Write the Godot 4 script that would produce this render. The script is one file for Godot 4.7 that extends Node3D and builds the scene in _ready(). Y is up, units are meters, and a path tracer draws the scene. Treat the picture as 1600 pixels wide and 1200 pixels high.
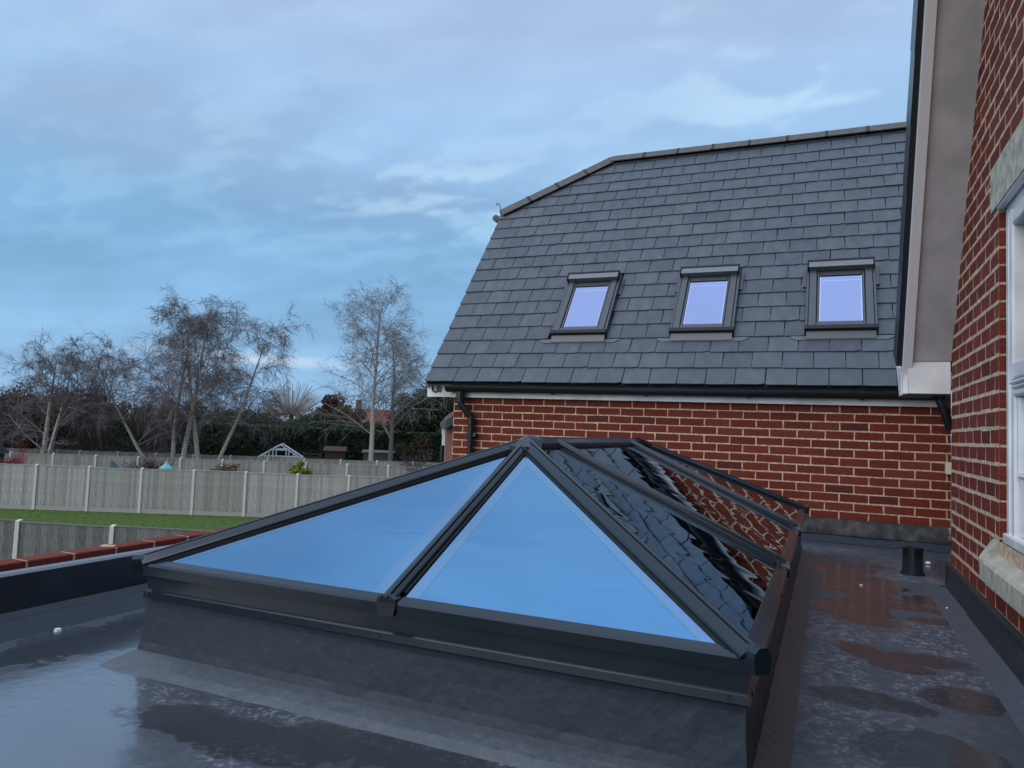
extends Node3D
# A flat roof with a glazed lantern between a slate-roofed annexe and a brick gable, gardens beyond.
# Axes: y up, deck of the flat roof at y = 0, back wall in the plane z = 0, camera looks towards -z.

const GROUND := -2.9
const CAM := Vector3(-0.887, 0.853, 6.765)

# ---------------------------------------------------------------- mesh collector
class M:
	var v := PackedVector3Array()
	var n := PackedVector3Array()
	var t := PackedVector2Array()
	var c := PackedColorArray()
	var tint := Color.WHITE
	var colored := false

	func put(p: Vector3, nn: Vector3, uv: Vector2) -> void:
		v.append(p); n.append(nn); t.append(uv)
		if colored: c.append(tint)

	func tri(a: Vector3, b: Vector3, d: Vector3, hint: Vector3, ua := Vector2.ZERO, ub := Vector2.ZERO, ud := Vector2.ZERO) -> void:
		var nn := (b - a).cross(d - a)
		if nn.length_squared() < 1e-16: return
		nn = nn.normalized()
		if nn.dot(hint) > 0.0:
			put(a, nn, ua); put(d, nn, ud); put(b, nn, ub)
		else:
			put(a, -nn, ua); put(b, -nn, ub); put(d, -nn, ud)

	func quad(a: Vector3, b: Vector3, d: Vector3, e: Vector3, hint: Vector3) -> void:
		tri(a, b, d, hint, Vector2(0, 0), Vector2(1, 0), Vector2(1, 1))
		tri(a, d, e, hint, Vector2(0, 0), Vector2(1, 1), Vector2(0, 1))

	# three corners with their own normals, wound to face the mean normal
	func smooth(a: Vector3, b: Vector3, d: Vector3, na: Vector3, nb: Vector3, nd: Vector3, ua := Vector2.ZERO, ub := Vector2.ZERO, ud := Vector2.ZERO) -> void:
		if (b - a).cross(d - a).dot(na + nb + nd) > 0.0:
			put(a, na, ua); put(d, nd, ud); put(b, nb, ub)
		else:
			put(a, na, ua); put(b, nb, ub); put(d, nd, ud)

	func hexa(p: Array) -> void:   # 8 corners: bottom 4 round, then top 4 round
		var mid := Vector3.ZERO
		for q in p: mid += q
		mid /= 8.0
		for f in [[0, 1, 2, 3], [4, 5, 6, 7], [0, 1, 5, 4], [1, 2, 6, 5], [2, 3, 7, 6], [3, 0, 4, 7]]:
			var fc: Vector3 = (p[f[0]] + p[f[1]] + p[f[2]] + p[f[3]]) / 4.0
			quad(p[f[0]], p[f[1]], p[f[2]], p[f[3]], fc - mid)

	func box(at: Vector3, s: Vector3, b := Basis()) -> void:
		var h := s / 2.0
		var p := []
		for q in [[-1, -1, -1], [1, -1, -1], [1, -1, 1], [-1, -1, 1], [-1, 1, -1], [1, 1, -1], [1, 1, 1], [-1, 1, 1]]:
			p.append(at + b * Vector3(h.x * q[0], h.y * q[1], h.z * q[2]))
		hexa(p)

	# box with chamfered long edges
	func cbox(at: Vector3, s: Vector3, r := 0.004, b := Basis()) -> void:
		var h := s / 2.0
		var pr := PackedVector2Array([Vector2(-h.x + r, -h.y), Vector2(h.x - r, -h.y), Vector2(h.x, -h.y + r), Vector2(h.x, h.y - r), Vector2(h.x - r, h.y), Vector2(-h.x + r, h.y), Vector2(-h.x, h.y - r), Vector2(-h.x, -h.y + r)])
		prism(pr, at - b.z * h.z, at + b.z * h.z, b.x, b.y)

	# extrude a 2D outline (x along ex, y along ey) from p0 to p1; concave outlines are triangulated
	func prism(pr: PackedVector2Array, p0: Vector3, p1: Vector3, ex: Vector3, ey: Vector3, cap0 := true, cap1 := true) -> void:
		var k := pr.size()
		var area := 0.0
		for i in k:
			area += pr[i].cross(pr[(i + 1) % k])
		var along := (p1 - p0).normalized()
		for i in k:
			var a := pr[i]
			var b := pr[(i + 1) % k]
			var e := b - a
			var o := Vector2(e.y, -e.x) * signf(area)
			quad(p0 + ex * a.x + ey * a.y, p0 + ex * b.x + ey * b.y, p1 + ex * b.x + ey * b.y, p1 + ex * a.x + ey * a.y, ex * o.x + ey * o.y)
		var ix := Geometry2D.triangulate_polygon(pr)
		for i in range(0, ix.size(), 3):
			var q := []
			for j in 3: q.append(ex * pr[ix[i + j]].x + ey * pr[ix[i + j]].y)
			if cap0: tri(p0 + q[0], p0 + q[1], p0 + q[2], -along)
			if cap1: tri(p1 + q[0], p1 + q[1], p1 + q[2], along)

	# open strip: a 2D line swept from p0 to p1, facing the given side
	func strip(pr: PackedVector2Array, p0: Vector3, p1: Vector3, ex: Vector3, ey: Vector3, hint: Vector3) -> void:
		for i in pr.size() - 1:
			var a := pr[i]
			var b := pr[i + 1]
			quad(p0 + ex * a.x + ey * a.y, p0 + ex * b.x + ey * b.y, p1 + ex * b.x + ey * b.y, p1 + ex * a.x + ey * a.y, hint)

	func tube(ps: Array, rs: Array, sides := 6, caps := false) -> void:
		var ref := Vector3.UP
		var d0: Vector3 = (ps[1] - ps[0]).normalized()
		if absf(d0.dot(ref)) > 0.9: ref = Vector3.RIGHT
		var rings := []
		for i in ps.size():
			var d: Vector3 = (ps[mini(i + 1, ps.size() - 1)] - ps[maxi(i - 1, 0)]).normalized()
			var x := ref.cross(d).normalized()
			var y := d.cross(x)
			ref = y
			var ring := []
			for s in sides:
				var an := TAU * s / sides
				ring.append(x * cos(an) + y * sin(an))
			rings.append(ring)
			ref = y
		var run := 0.0
		for i in ps.size() - 1:
			var len := (ps[i + 1] - ps[i] as Vector3).length()
			for s in sides:
				var s2 := (s + 1) % sides
				var a: Vector3 = ps[i] + rings[i][s] * rs[i]
				var b: Vector3 = ps[i] + rings[i][s2] * rs[i]
				var e: Vector3 = ps[i + 1] + rings[i + 1][s2] * rs[i + 1]
				var f: Vector3 = ps[i + 1] + rings[i + 1][s] * rs[i + 1]
				var u0 := float(s) / sides
				var u1 := float(s + 1) / sides
				smooth(a, b, e, rings[i][s], rings[i][s2], rings[i + 1][s2], Vector2(u0, run), Vector2(u1, run), Vector2(u1, run + len))
				smooth(a, e, f, rings[i][s], rings[i + 1][s2], rings[i + 1][s], Vector2(u0, run), Vector2(u1, run + len), Vector2(u0, run + len))
			run += len
		if caps:
			for e in [0, ps.size() - 1]:
				var hint: Vector3 = (ps[0] - ps[1]) if e == 0 else (ps[e] - ps[e - 1])
				for s in sides:
					tri(ps[e], ps[e] + rings[e][s] * rs[e], ps[e] + rings[e][(s + 1) % sides] * rs[e], hint)

	func mesh(m: Material) -> ArrayMesh:
		var a := []
		a.resize(Mesh.ARRAY_MAX)
		a[Mesh.ARRAY_VERTEX] = v
		a[Mesh.ARRAY_NORMAL] = n
		a[Mesh.ARRAY_TEX_UV] = t
		if colored: a[Mesh.ARRAY_COLOR] = c
		var am := ArrayMesh.new()
		am.add_surface_from_arrays(Mesh.PRIMITIVE_TRIANGLES, a)
		if m: am.surface_set_material(0, m)
		return am

# ---------------------------------------------------------------- scene bookkeeping
var taken := {}
var mats := {}
var rng := RandomNumberGenerator.new()

func numbered(called: String) -> String:
	var k: int = taken.get(called, 0)
	taken[called] = k + 1
	return called if k == 0 else "%s_%03d" % [called, k]

func tag(o: Node, label: String, category: String, group := "", kind := "") -> Node:
	if label: o.set_meta("label", label)
	if category: o.set_meta("category", category)
	if group: o.set_meta("group", group)
	if kind: o.set_meta("kind", kind)
	return o

func thing(called: String, label: String, category: String, at := Vector3.ZERO, group := "") -> Node3D:
	var o := Node3D.new()
	o.name = numbered(called)
	add_child(o)
	o.position = at
	tag(o, label, category, group)
	return o

# a part with world-space geometry of its own (its parents stand at identity unless said otherwise)
func part(called: String, m: M, mat: Material, parent: Node, kind := "") -> MeshInstance3D:
	var o := MeshInstance3D.new()
	o.name = numbered(called) if parent == self else called
	o.mesh = m.mesh(mat)
	parent.add_child(o, true)
	if kind: o.set_meta("kind", kind)
	return o

func inst(called: String, mesh: Mesh, mat: Material, xf: Transform3D, parent: Node) -> MeshInstance3D:
	var o := MeshInstance3D.new()
	o.name = called
	o.mesh = mesh
	o.material_override = mat
	o.transform = xf
	parent.add_child(o, true)
	return o

func structure(called: String, m: M, mat: Material, label: String) -> MeshInstance3D:
	var o := part(called, m, mat, self)
	tag(o, label, called.replace("_", " "), "", "structure")
	return o

# ---------------------------------------------------------------- materials
func noise(freq: float, seed_: int, octaves := 4, type := FastNoiseLite.TYPE_SIMPLEX_SMOOTH) -> FastNoiseLite:
	var f := FastNoiseLite.new()
	f.noise_type = type
	f.seed = seed_
	f.frequency = freq
	f.fractal_type = FastNoiseLite.FRACTAL_FBM
	f.fractal_octaves = octaves
	return f

func ntex(freq: float, seed_: int, lo := 0.7, hi := 1.0, size := 512, octaves := 4) -> NoiseTexture2D:
	var x := NoiseTexture2D.new()
	x.width = size; x.height = size
	x.seamless = true
	x.noise = noise(freq, seed_, octaves)
	var g := Gradient.new()
	g.set_color(0, Color(lo, lo, lo)); g.set_color(1, Color(hi, hi, hi))
	x.color_ramp = g
	return x

func lin(r: float, g: float, b: float) -> Color:
	return Color(r, g, b).linear_to_srgb()

func mat(called: String, c: Color, rough := 0.7, metal := 0.0, spec := 0.5) -> StandardMaterial3D:
	var m := StandardMaterial3D.new()
	m.resource_name = called
	m.albedo_color = c
	m.roughness = rough
	m.metallic = metal
	m.metallic_specular = spec
	mats[called] = m
	return m

func tri_map(m: StandardMaterial3D, albedo: Texture2D, scale: float, height: Texture2D = null, hs := 0.0) -> StandardMaterial3D:
	m.uv1_triplanar = true
	m.uv1_world_triplanar = true
	m.uv1_scale = Vector3.ONE * scale
	if albedo: m.albedo_texture = albedo
	if height:
		m.heightmap_enabled = true
		m.heightmap_texture = height
		m.heightmap_scale = hs
	return m

func make_materials() -> void:
	var n_fine := ntex(0.03, 1, 0.72, 1.0)
	var n_soft := ntex(0.008, 2, 0.78, 1.0)
	var n_bump := ntex(0.05, 3, 0.0, 1.0)
	var n_slow := ntex(0.006, 4, 0.0, 1.0)
	var tones := [lin(0.200, 0.033, 0.020), lin(0.205, 0.035, 0.021), lin(0.172, 0.030, 0.020), lin(0.218, 0.041, 0.025), lin(0.130, 0.026, 0.024), lin(0.195, 0.031, 0.018)]
	for i in tones.size():
		tri_map(mat("brick_%d" % i, tones[i], 0.82, 0.0, 0.35), n_fine, 3.0, n_bump, 0.12)
	tri_map(mat("mortar", lin(0.76, 0.56, 0.39), 0.95, 0.0, 0.2), ntex(0.02, 6, 0.66, 1.0), 2.0, n_bump, 0.15)
	var st := [lin(0.080, 0.100, 0.126), lin(0.088, 0.107, 0.132), lin(0.072, 0.090, 0.113), lin(0.081, 0.100, 0.122), lin(0.095, 0.113, 0.136)]
	for i in st.size():
		tri_map(mat("slate_%d" % i, st[i], 0.5, 0.0, 0.45), n_soft, 1.6, n_bump, 0.06)
	mat("slate_moss", lin(0.14, 0.16, 0.15), 0.7)
	tri_map(mat("ridge", lin(0.120, 0.108, 0.100), 0.8), n_soft, 3.0)
	tri_map(mat("upvc", lin(0.84, 0.84, 0.85), 0.35, 0.0, 0.5), n_soft, 0.7)
	tri_map(mat("soffit", lin(0.60, 0.545, 0.55), 0.45), n_soft, 0.9)
	mat("black_plastic", lin(0.007, 0.008, 0.010), 0.34)
	mat("black_matt", lin(0.008, 0.008, 0.01), 0.7)
	m_alu()
	mat("gasket", lin(0.006, 0.007, 0.008), 0.6)
	var g := mat("lantern_glass", lin(0.150, 0.350, 0.545), 0.01, 1.0)
	g.heightmap_enabled = true
	g.heightmap_texture = glass_height()
	g.heightmap_scale = 0.115
	mat("glass_edge", lin(0.21, 0.37, 0.53), 0.06, 1.0)
	mat("roof_glass", lin(0.27, 0.31, 0.46), 0.03, 1.0)
	mat("spacer", lin(0.44, 0.46, 0.64), 0.1, 1.0)
	mat("window_frame", lin(0.075, 0.082, 0.09), 0.35, 0.5)
	tri_map(mat("lead", lin(0.12, 0.125, 0.14), 0.5, 0.2), ntex(0.012, 9, 0.35, 1.0), 1.2)
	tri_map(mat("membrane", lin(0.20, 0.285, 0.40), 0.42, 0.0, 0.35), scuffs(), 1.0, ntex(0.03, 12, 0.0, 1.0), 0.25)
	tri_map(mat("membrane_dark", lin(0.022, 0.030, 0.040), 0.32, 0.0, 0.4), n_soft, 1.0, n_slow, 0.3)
	mat("membrane_edge", lin(0.13, 0.15, 0.18), 0.3, 0.0, 0.6)
	tri_map(mat("stone", lin(0.56, 0.53, 0.44), 0.9, 0.0, 0.3), ntex(0.012, 14, 0.72, 1.0), 2.0, n_bump, 0.1)
	mat("cream", lin(0.60, 0.55, 0.43), 0.5)
	var wood := ntex(0.02, 21, 0.55, 1.0)
	var m := tri_map(mat("fence_wood", lin(0.62, 0.60, 0.56), 0.9, 0.0, 0.2), wood, 1.0)
	m.uv1_scale = Vector3(7.0, 0.30, 7.0)
	m.vertex_color_use_as_albedo = true
	m = tri_map(mat("fence_wood_b", lin(0.54, 0.52, 0.48), 0.9, 0.0, 0.2), wood, 1.0)
	m.uv1_scale = Vector3(7.0, 0.30, 7.0)
	m.vertex_color_use_as_albedo = true
	m = tri_map(mat("fence_dark", lin(0.29, 0.285, 0.28), 0.9, 0.0, 0.2), wood, 1.0)
	m.uv1_scale = Vector3(7.0, 0.4, 7.0)
	m.vertex_color_use_as_albedo = true
	m = tri_map(mat("fence_dark_b", lin(0.22, 0.215, 0.21), 0.9, 0.0, 0.2), wood, 1.0)
	m.uv1_scale = Vector3(7.0, 0.4, 7.0)
	m.vertex_color_use_as_albedo = true
	tri_map(mat("gravel_board", lin(0.44, 0.43, 0.40), 0.9, 0.0, 0.2), n_fine, 2.0)
	tri_map(mat("concrete_post", lin(0.70, 0.68, 0.62), 0.9, 0.0, 0.2), n_fine, 2.0)
	tri_map(mat("lawn", lin(0.105, 0.155, 0.045), 0.95, 0.0, 0.1), ntex(0.02, 31, 0.68, 1.0), 0.35)
	tri_map(mat("brown_wood", lin(0.10, 0.07, 0.045), 0.9), wood, 1.0)
	tri_map(mat("grey_wood", lin(0.13, 0.13, 0.12), 0.9), wood, 1.0)
	tri_map(mat("pale_wood", lin(0.46, 0.30, 0.17), 0.8), wood, 2.0)
	mat("white_paint", lin(0.72, 0.73, 0.74), 0.5)
	mat("teal", lin(0.12, 0.36, 0.36), 0.6)
	mat("dark_teal", lin(0.05, 0.085, 0.095), 0.7)
	tri_map(mat("tarpaulin", lin(0.03, 0.12, 0.42), 0.5), n_soft, 1.0)
	tri_map(mat("red_tile", lin(0.30, 0.075, 0.045), 0.9), n_fine, 1.0)
	tri_map(mat("brown_tile", lin(0.10, 0.06, 0.05), 0.9), n_fine, 1.0)
	tri_map(mat("far_brick", lin(0.24, 0.09, 0.06), 0.9), n_fine, 2.0)
	mat("cream_render", lin(0.55, 0.52, 0.44), 0.9)
	mat("dark_pane", lin(0.02, 0.025, 0.03), 0.05, 0.0, 0.6)
	mat("net_curtain", lin(0.42, 0.47, 0.48), 0.6)
	var bark := NoiseTexture2D.new()
	bark.width = 256; bark.height = 512; bark.seamless = true
	bark.noise = noise(0.03, 41, 3)
	var gr := Gradient.new()
	gr.offsets = PackedFloat32Array([0.0, 0.36, 0.46, 1.0])
	gr.colors = PackedColorArray([Color(0.10, 0.09, 0.09), Color(0.22, 0.2, 0.19), Color(0.80, 0.77, 0.73), Color(0.95, 0.93, 0.9)])
	bark.color_ramp = gr
	m = mat("birch_bark", lin(0.74, 0.70, 0.66), 0.85)
	m.albedo_texture = bark
	m.uv1_scale = Vector3(1.0, 1.6, 1.0)
	mat("birch_branch", lin(0.24, 0.205, 0.195), 0.9)
	mat("birch_twig", lin(0.135, 0.105, 0.105), 0.95)
	mat("pale_twig", lin(0.36, 0.32, 0.30), 0.9)
	mat("brown_twig", lin(0.060, 0.042, 0.042), 0.95)
	mat("dark_bark", lin(0.06, 0.05, 0.045), 0.95)
	mat("copper_twig", lin(0.070, 0.046, 0.044), 0.95)
	mat("red_twig", lin(0.22, 0.035, 0.045), 0.9)
	mat("birch_grey_twig", lin(0.20, 0.18, 0.175), 0.95)
	var dbk := mat("dark_birch_bark", lin(0.24, 0.22, 0.20), 0.9)
	dbk.albedo_texture = bark
	dbk.uv1_scale = Vector3(1.0, 1.6, 1.0)
	mat("hedge_core", lin(0.012, 0.020, 0.011), 0.95)
	mat("barge", lin(0.70, 0.65, 0.65), 0.45)
	mat("window_light", lin(0.16, 0.17, 0.18), 0.35, 0.5)
	mat("lead_smooth", lin(0.10, 0.11, 0.125), 0.45, 0.3)
	tri_map(mat("membrane_light", lin(0.42, 0.52, 0.66), 0.36, 0.0, 0.5), scuffs(), 1.3, ntex(0.03, 12, 0.0, 1.0), 0.25)
	m = tri_map(mat("fence_wood_c", lin(0.52, 0.50, 0.46), 0.9, 0.0, 0.2), wood, 1.0)
	m.uv1_scale = Vector3(7.0, 0.30, 7.0)
	m.vertex_color_use_as_albedo = true
	m = tri_map(mat("fence_wood_c_b", lin(0.45, 0.43, 0.39), 0.9, 0.0, 0.2), wood, 1.0)
	m.uv1_scale = Vector3(7.0, 0.30, 7.0)
	m.vertex_color_use_as_albedo = true
	var cl := mat("clear_pane", Color(0.9, 0.95, 1.0, 0.12), 0.05)
	cl.transparency = BaseMaterial3D.TRANSPARENCY_ALPHA
	var lf := mat("foliage", Color.WHITE, 0.8, 0.0, 0.3)
	lf.vertex_color_use_as_albedo = true

# weathered coating: even grey with sparse pale scuffs
func scuffs() -> NoiseTexture2D:
	var x := NoiseTexture2D.new()
	x.width = 1024; x.height = 1024
	x.seamless = true
	x.noise = noise(0.018, 15, 6)
	var g := Gradient.new()
	g.offsets = PackedFloat32Array([0.0, 0.5, 0.76, 0.90, 1.0])
	g.colors = PackedColorArray([Color(0.40, 0.40, 0.40), Color(0.415, 0.415, 0.415), Color(0.43, 0.43, 0.43), Color(0.50, 0.50, 0.50), Color(0.75, 0.75, 0.75)])
	x.color_ramp = g
	return x

func m_alu() -> void:      # satin powder coat over aluminium
	var m := mat("alu", lin(0.010, 0.019, 0.027), 0.18, 0.0, 0.36)
	m.clearcoat_enabled = true
	m.clearcoat = 0.35
	m.clearcoat_roughness = 0.12

# roller-wave ripple of toughened glass: u runs along the eave, v up the slope
func glass_height() -> ImageTexture:
	var w := 512
	var h := 512
	var a := noise(0.010, 51, 2).get_image(w, h)
	var b := noise(0.035, 52, 2).get_image(w, h)
	var da := a.get_data()
	var db := b.get_data()
	var out := PackedByteArray()
	out.resize(w * h)
	for y in h:
		for x in w:
			var i := y * w + x
			var ph := float(da[i]) / 255.0 * 5.0
			var s := sin(float(y) / h * TAU * 9.0 + ph) * 0.6 + sin(float(x) / w * TAU * 6.0 + ph * 1.7) * 0.16
			out[i] = clampi(int(128.0 + 70.0 * s + (float(db[i]) - 128.0) * 0.03), 0, 255)
	return ImageTexture.create_from_image(Image.create_from_data(w, h, false, Image.FORMAT_L8, out))

# ---------------------------------------------------------------- sky
func make_sky() -> PanoramaSkyMaterial:
	var w := 2048
	var h := 1024
	var big := noise(0.55, 71, 4)
	var fine := noise(2.2, 72, 4)
	var streak := noise(1.0, 73, 3)
	var micro := noise(5.5, 74, 4)
	var data := PackedFloat32Array()
	data.resize(w * h * 3)
	for y in h:
		var el := (0.5 - (y + 0.5) / h) * PI
		var se := sin(el)
		var ce := cos(el)
		if el < -0.02:
			for x in w:
				var i := (y * w + x) * 3
				data[i] = 0.07; data[i + 1] = 0.085; data[i + 2] = 0.10
			continue
		var deg := rad_to_deg(maxf(el, 0.0))
		# clear-air colour from the horizon to the zenith
		var base := Vector3(0.250, 0.465, 0.720).lerp(Vector3(0.190, 0.400, 0.660), smoothstep(1.0, 11.0, deg))
		base = base.lerp(Vector3(0.275, 0.470, 0.730), smoothstep(13.0, 22.0, deg))
		base = base.lerp(Vector3(0.365, 0.515, 0.770), smoothstep(21.0, 34.0, deg))
		base = base.lerp(Vector3(0.84, 1.10, 1.54), smoothstep(33.0, 72.0, deg))
		for x in w:
			var az := wrapf((x + 0.5) / w * TAU, -PI, PI)          # 0 looks to -z, positive to +x
			var dx := sin(az) * ce
			var dz := -cos(az) * ce
			var k := 1.0 / (se + 0.16)
			var px := dx * k
			var pz := dz * k
			var f := fine.get_noise_2d(px * 1.2, pz * 2.2)
			var b := big.get_noise_2d(px * 1.1 + f * 0.10, pz * 1.9)
			# broad soft sheets of lavender-grey cloud
			var col := base * (1.06 + 0.20 * b + 0.07 * f)
			col = col.lerp(Vector3(0.305, 0.440, 0.685), clampf(0.45 * smoothstep(0.0, 0.5, -b), 0.0, 1.0) * smoothstep(12.0, 24.0, deg))
			# thin bright breaks in the sheet
			var s := streak.get_noise_2d(px * 1.5 + f * 0.25 + 3.0, pz * 3.4 + b * 0.4)
			var mic := micro.get_noise_2d(px + f * 0.1, pz * 1.5)
			var azd := rad_to_deg(az)
			var here := 0.18 + exp(-pow((azd - 1.0) / 13.0, 2.0) - pow((deg - 25.0) / 5.5, 2.0)) + 0.75 * exp(-pow((azd + 27.0) / 13.0, 2.0) - pow((deg - 17.8) / 2.6, 2.0))
			var gap := smoothstep(-0.12, 0.46, s * 0.65 + f * 0.7 + mic * 0.55) * minf(here, 1.0) * smoothstep(7.0, 15.0, deg)
			col = col.lerp(Vector3(0.45, 0.69, 0.92), gap * 0.85)
			# one low pale streak of cloud near the horizon
			var bank := exp(-pow((deg - 4.45 - 0.10 * sin(az * 11.0)) / 0.40, 2.0)) * exp(-pow((azd + 43.0) / 6.5, 2.0)) * (0.75 + 0.5 * f)
			col = col.lerp(Vector3(0.52, 0.66, 0.84), clampf(bank, 0.0, 0.9))
			col *= Vector3(1.17, 1.09, 1.05) / 1.8
			var i := (y * w + x) * 3
			data[i] = col.x; data[i + 1] = col.y; data[i + 2] = col.z
	var im := Image.create_from_data(w, h, false, Image.FORMAT_RGBF, data.to_byte_array())
	var p := PanoramaSkyMaterial.new()
	p.panorama = ImageTexture.create_from_image(im)
	return p

# ---------------------------------------------------------------- the wet deck: colour, roughness and relief over its own plan
const DX0 := -3.9
const DX1 := 0.2
const DZ0 := -0.1
const DZ1 := 7.9

func blobs(list: Array, x: float, z: float) -> float:
	var best := -9.0
	for e in list:
		var ux: float = (x - e[0]) / e[2]
		var uz: float = (z - e[1]) / e[3]
		var f := 1.0 - sqrt(ux * ux + uz * uz)
		best = maxf(best, f)
	return best

func deck_material() -> StandardMaterial3D:
	var w := 820
	var h := 1600
	var puddles := [[-3.42, 4.90, 0.22, 0.30], [-3.48, 4.45, 0.14, 0.5], [-3.5, 3.6, 0.12, 0.5], [-2.30, 5.22, 0.42, 0.11], [-1.85, 5.10, 0.30, 0.10], [-1.5, 5.2, 0.3, 0.12], [-0.75, 1.15, 0.24, 0.5], [-0.72, 1.9, 0.24, 0.55], [-0.72, 2.6, 0.20, 0.42], [-0.36, 2.18, 0.16, 0.14],
		[-0.52, 2.42, 0.24, 0.10], [-0.42, 2.68, 0.16, 0.08], [-0.74, 3.42, 0.13, 0.12], [-0.52, 3.42, 0.16, 0.10], [-0.62, 3.58, 0.12, 0.08], [-0.45, 3.88, 0.16, 0.14], [-0.74, 4.02, 0.2, 0.09], [-0.62, 4.42, 0.26, 0.16], [-0.12, 1.0, 0.12, 0.5]]
	var bright := [[-3.05, 5.22, 0.52, 0.30], [-2.72, 5.42, 0.36, 0.30], [-2.45, 5.58, 0.5, 0.22], [-3.2, 4.9, 0.12, 0.24]]
	var flecks := [[-2.75, 5.10, 0.24, 0.07], [-2.4, 5.07, 0.28, 0.06], [-2.05, 5.04, 0.3, 0.07], [-1.7, 5.02, 0.3, 0.07], [-2.2, 5.30, 0.24, 0.10], [-3.5, 4.35, 0.10, 0.25], [-0.5, 2.9, 0.3, 0.2], [-0.42, 3.2, 0.26, 0.26], [-0.85, 3.1, 0.2, 0.3], [-0.5, 3.62, 0.22, 0.16], [-0.5, 3.85, 0.24, 0.2], [-0.85, 3.7, 0.16, 0.5], [-0.8, 4.3, 0.2, 0.4], [-0.4, 1.5, 0.24, 0.2], [-0.9, 0.5, 0.3, 0.2]]
	var n1 := noise(0.012, 81, 4).get_image(w, h).get_data()
	var n2 := noise(0.07, 82, 4).get_image(w, h).get_data()
	var n3 := noise(0.22, 83, 3).get_image(w, h).get_data()
	var alb := PackedByteArray(); alb.resize(w * h * 3)
	var rou := PackedByteArray(); rou.resize(w * h)
	var hei := PackedByteArray(); hei.resize(w * h)
	var film := PackedByteArray(); film.resize(w * h)
	for y in h:
		var z := DZ0 + (DZ1 - DZ0) * (y + 0.5) / h
		for x in w:
			var i := y * w + x
			var xx := DX0 + (DX1 - DX0) * (x + 0.5) / w
			var a := float(n1[i]) / 255.0 - 0.5
			var b := float(n2[i]) / 255.0 - 0.5
			var c := float(n3[i]) / 255.0 - 0.5
			var jag := a * 0.9 + b * 0.55 + c * 0.12
			var pud := smoothstep(-0.07, 0.07, blobs(puddles, xx, z) + jag * 1.0 - 0.04)
			var bri := smoothstep(-0.08, 0.35, blobs(bright, xx, z) + jag * 0.45) * (1.0 - pud)
			var fle := smoothstep(0.0, 0.35, blobs(flecks, xx, z) + a * 0.5) * smoothstep(0.10, 0.22, c + b * 0.6) * (1.0 - pud * 0.8)
			var damp := smoothstep(-0.2, 0.25, a + b * 0.5)
			# colour of the membrane itself: dark grey, paler where it has dried or silt lies on it
			var g := lerpf(0.070, 0.096, damp) * (0.92 + b * 0.3)
			var col := Vector3(g * 0.80, g, g * 1.28)
			col = col.lerp(Vector3(0.085, 0.10, 0.125), bri * 0.6)
			col = col.lerp(Vector3(0.030, 0.035, 0.043), pud * 0.85)
			col = col.lerp(Vector3(0.26, 0.27, 0.28), fle * 0.55)
			var s := Color(col.x, col.y, col.z).linear_to_srgb()
			alb[i * 3] = int(s.r * 255.0); alb[i * 3 + 1] = int(s.g * 255.0); alb[i * 3 + 2] = int(s.b * 255.0)
			var r := lerpf(0.46, 0.30, damp)
			r = lerpf(r, 0.22, bri)
			r = lerpf(r, 0.15, pud)
			r = lerpf(r, 0.6, fle)
			rou[i] = int(r * 255.0)
			film[i] = int(clampf(maxf(bri, pud * 0.2) + damp * 0.2 - fle, 0.0, 1.0) * 255.0)
			var hh := 0.5 + (b * 0.42 + c * 0.16) * (1.0 - pud * 0.93) + fle * 0.08
			# laps of the membrane sheets
			for lap in [3.92, 6.0, 1.35]:
				var d: float = z - lap - a * 0.10
				hh += 0.16 * exp(-d * d / 0.0008) * (1.0 - pud)
			hei[i] = clampi(int(hh * 200.0 + 28.0), 0, 255)
	var m := mat("deck", Color.WHITE, 1.0, 0.0, 0.55)
	m.clearcoat_enabled = true       # the film of rain water that lies on it
	m.clearcoat = 1.0
	m.clearcoat_roughness = 0.15
	m.clearcoat_texture = ImageTexture.create_from_image(Image.create_from_data(w, h, false, Image.FORMAT_L8, film))
	m.albedo_texture = ImageTexture.create_from_image(Image.create_from_data(w, h, false, Image.FORMAT_RGB8, alb))
	m.roughness_texture = ImageTexture.create_from_image(Image.create_from_data(w, h, false, Image.FORMAT_L8, rou))
	m.heightmap_enabled = true
	m.heightmap_texture = ImageTexture.create_from_image(Image.create_from_data(w, h, false, Image.FORMAT_L8, hei))
	m.heightmap_scale = 0.5
	m.texture_repeat = false
	return m

# ---------------------------------------------------------------- bricks
func brick_mesh(len: float, hh: float, depth: float, seed_: int) -> ArrayMesh:
	var r := RandomNumberGenerator.new()
	r.seed = seed_
	var m := M.new()
	var hx := len / 2.0
	var hy := hh / 2.0
	var ch := 0.004
	var f := []
	var o := []
	for q in [[-1, -1], [1, -1], [1, 1], [-1, 1]]:
		var j := Vector2(r.randf_range(-0.0022, 0.0022), r.randf_range(-0.0018, 0.0018))
		o.append(Vector3(q[0] * hx + j.x, q[1] * hy + j.y, -ch))
		f.append(Vector3(q[0] * (hx - ch) + j.x, q[1] * (hy - ch) + j.y, r.randf_range(-0.001, 0.001)))
	m.quad(f[0], f[1], f[2], f[3], Vector3(0, 0, 1))
	for i in 4:
		var k := (i + 1) % 4
		var mid: Vector3 = (o[i] + o[k]) / 2.0
		m.quad(o[i], o[k], f[k], f[i], Vector3(mid.x, mid.y, 0.02))
		m.quad(o[i], o[k], o[k] + Vector3(0, 0, -depth), o[i] + Vector3(0, 0, -depth), Vector3(mid.x / hx, mid.y / hy, 0))
	return m.mesh(null)

func brick_tone() -> Material:
	var t := rng.randf()
	return mats["brick_%d" % (4 if t < 0.06 else [0, 1, 2, 3, 5][rng.randi() % 5])]

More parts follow.
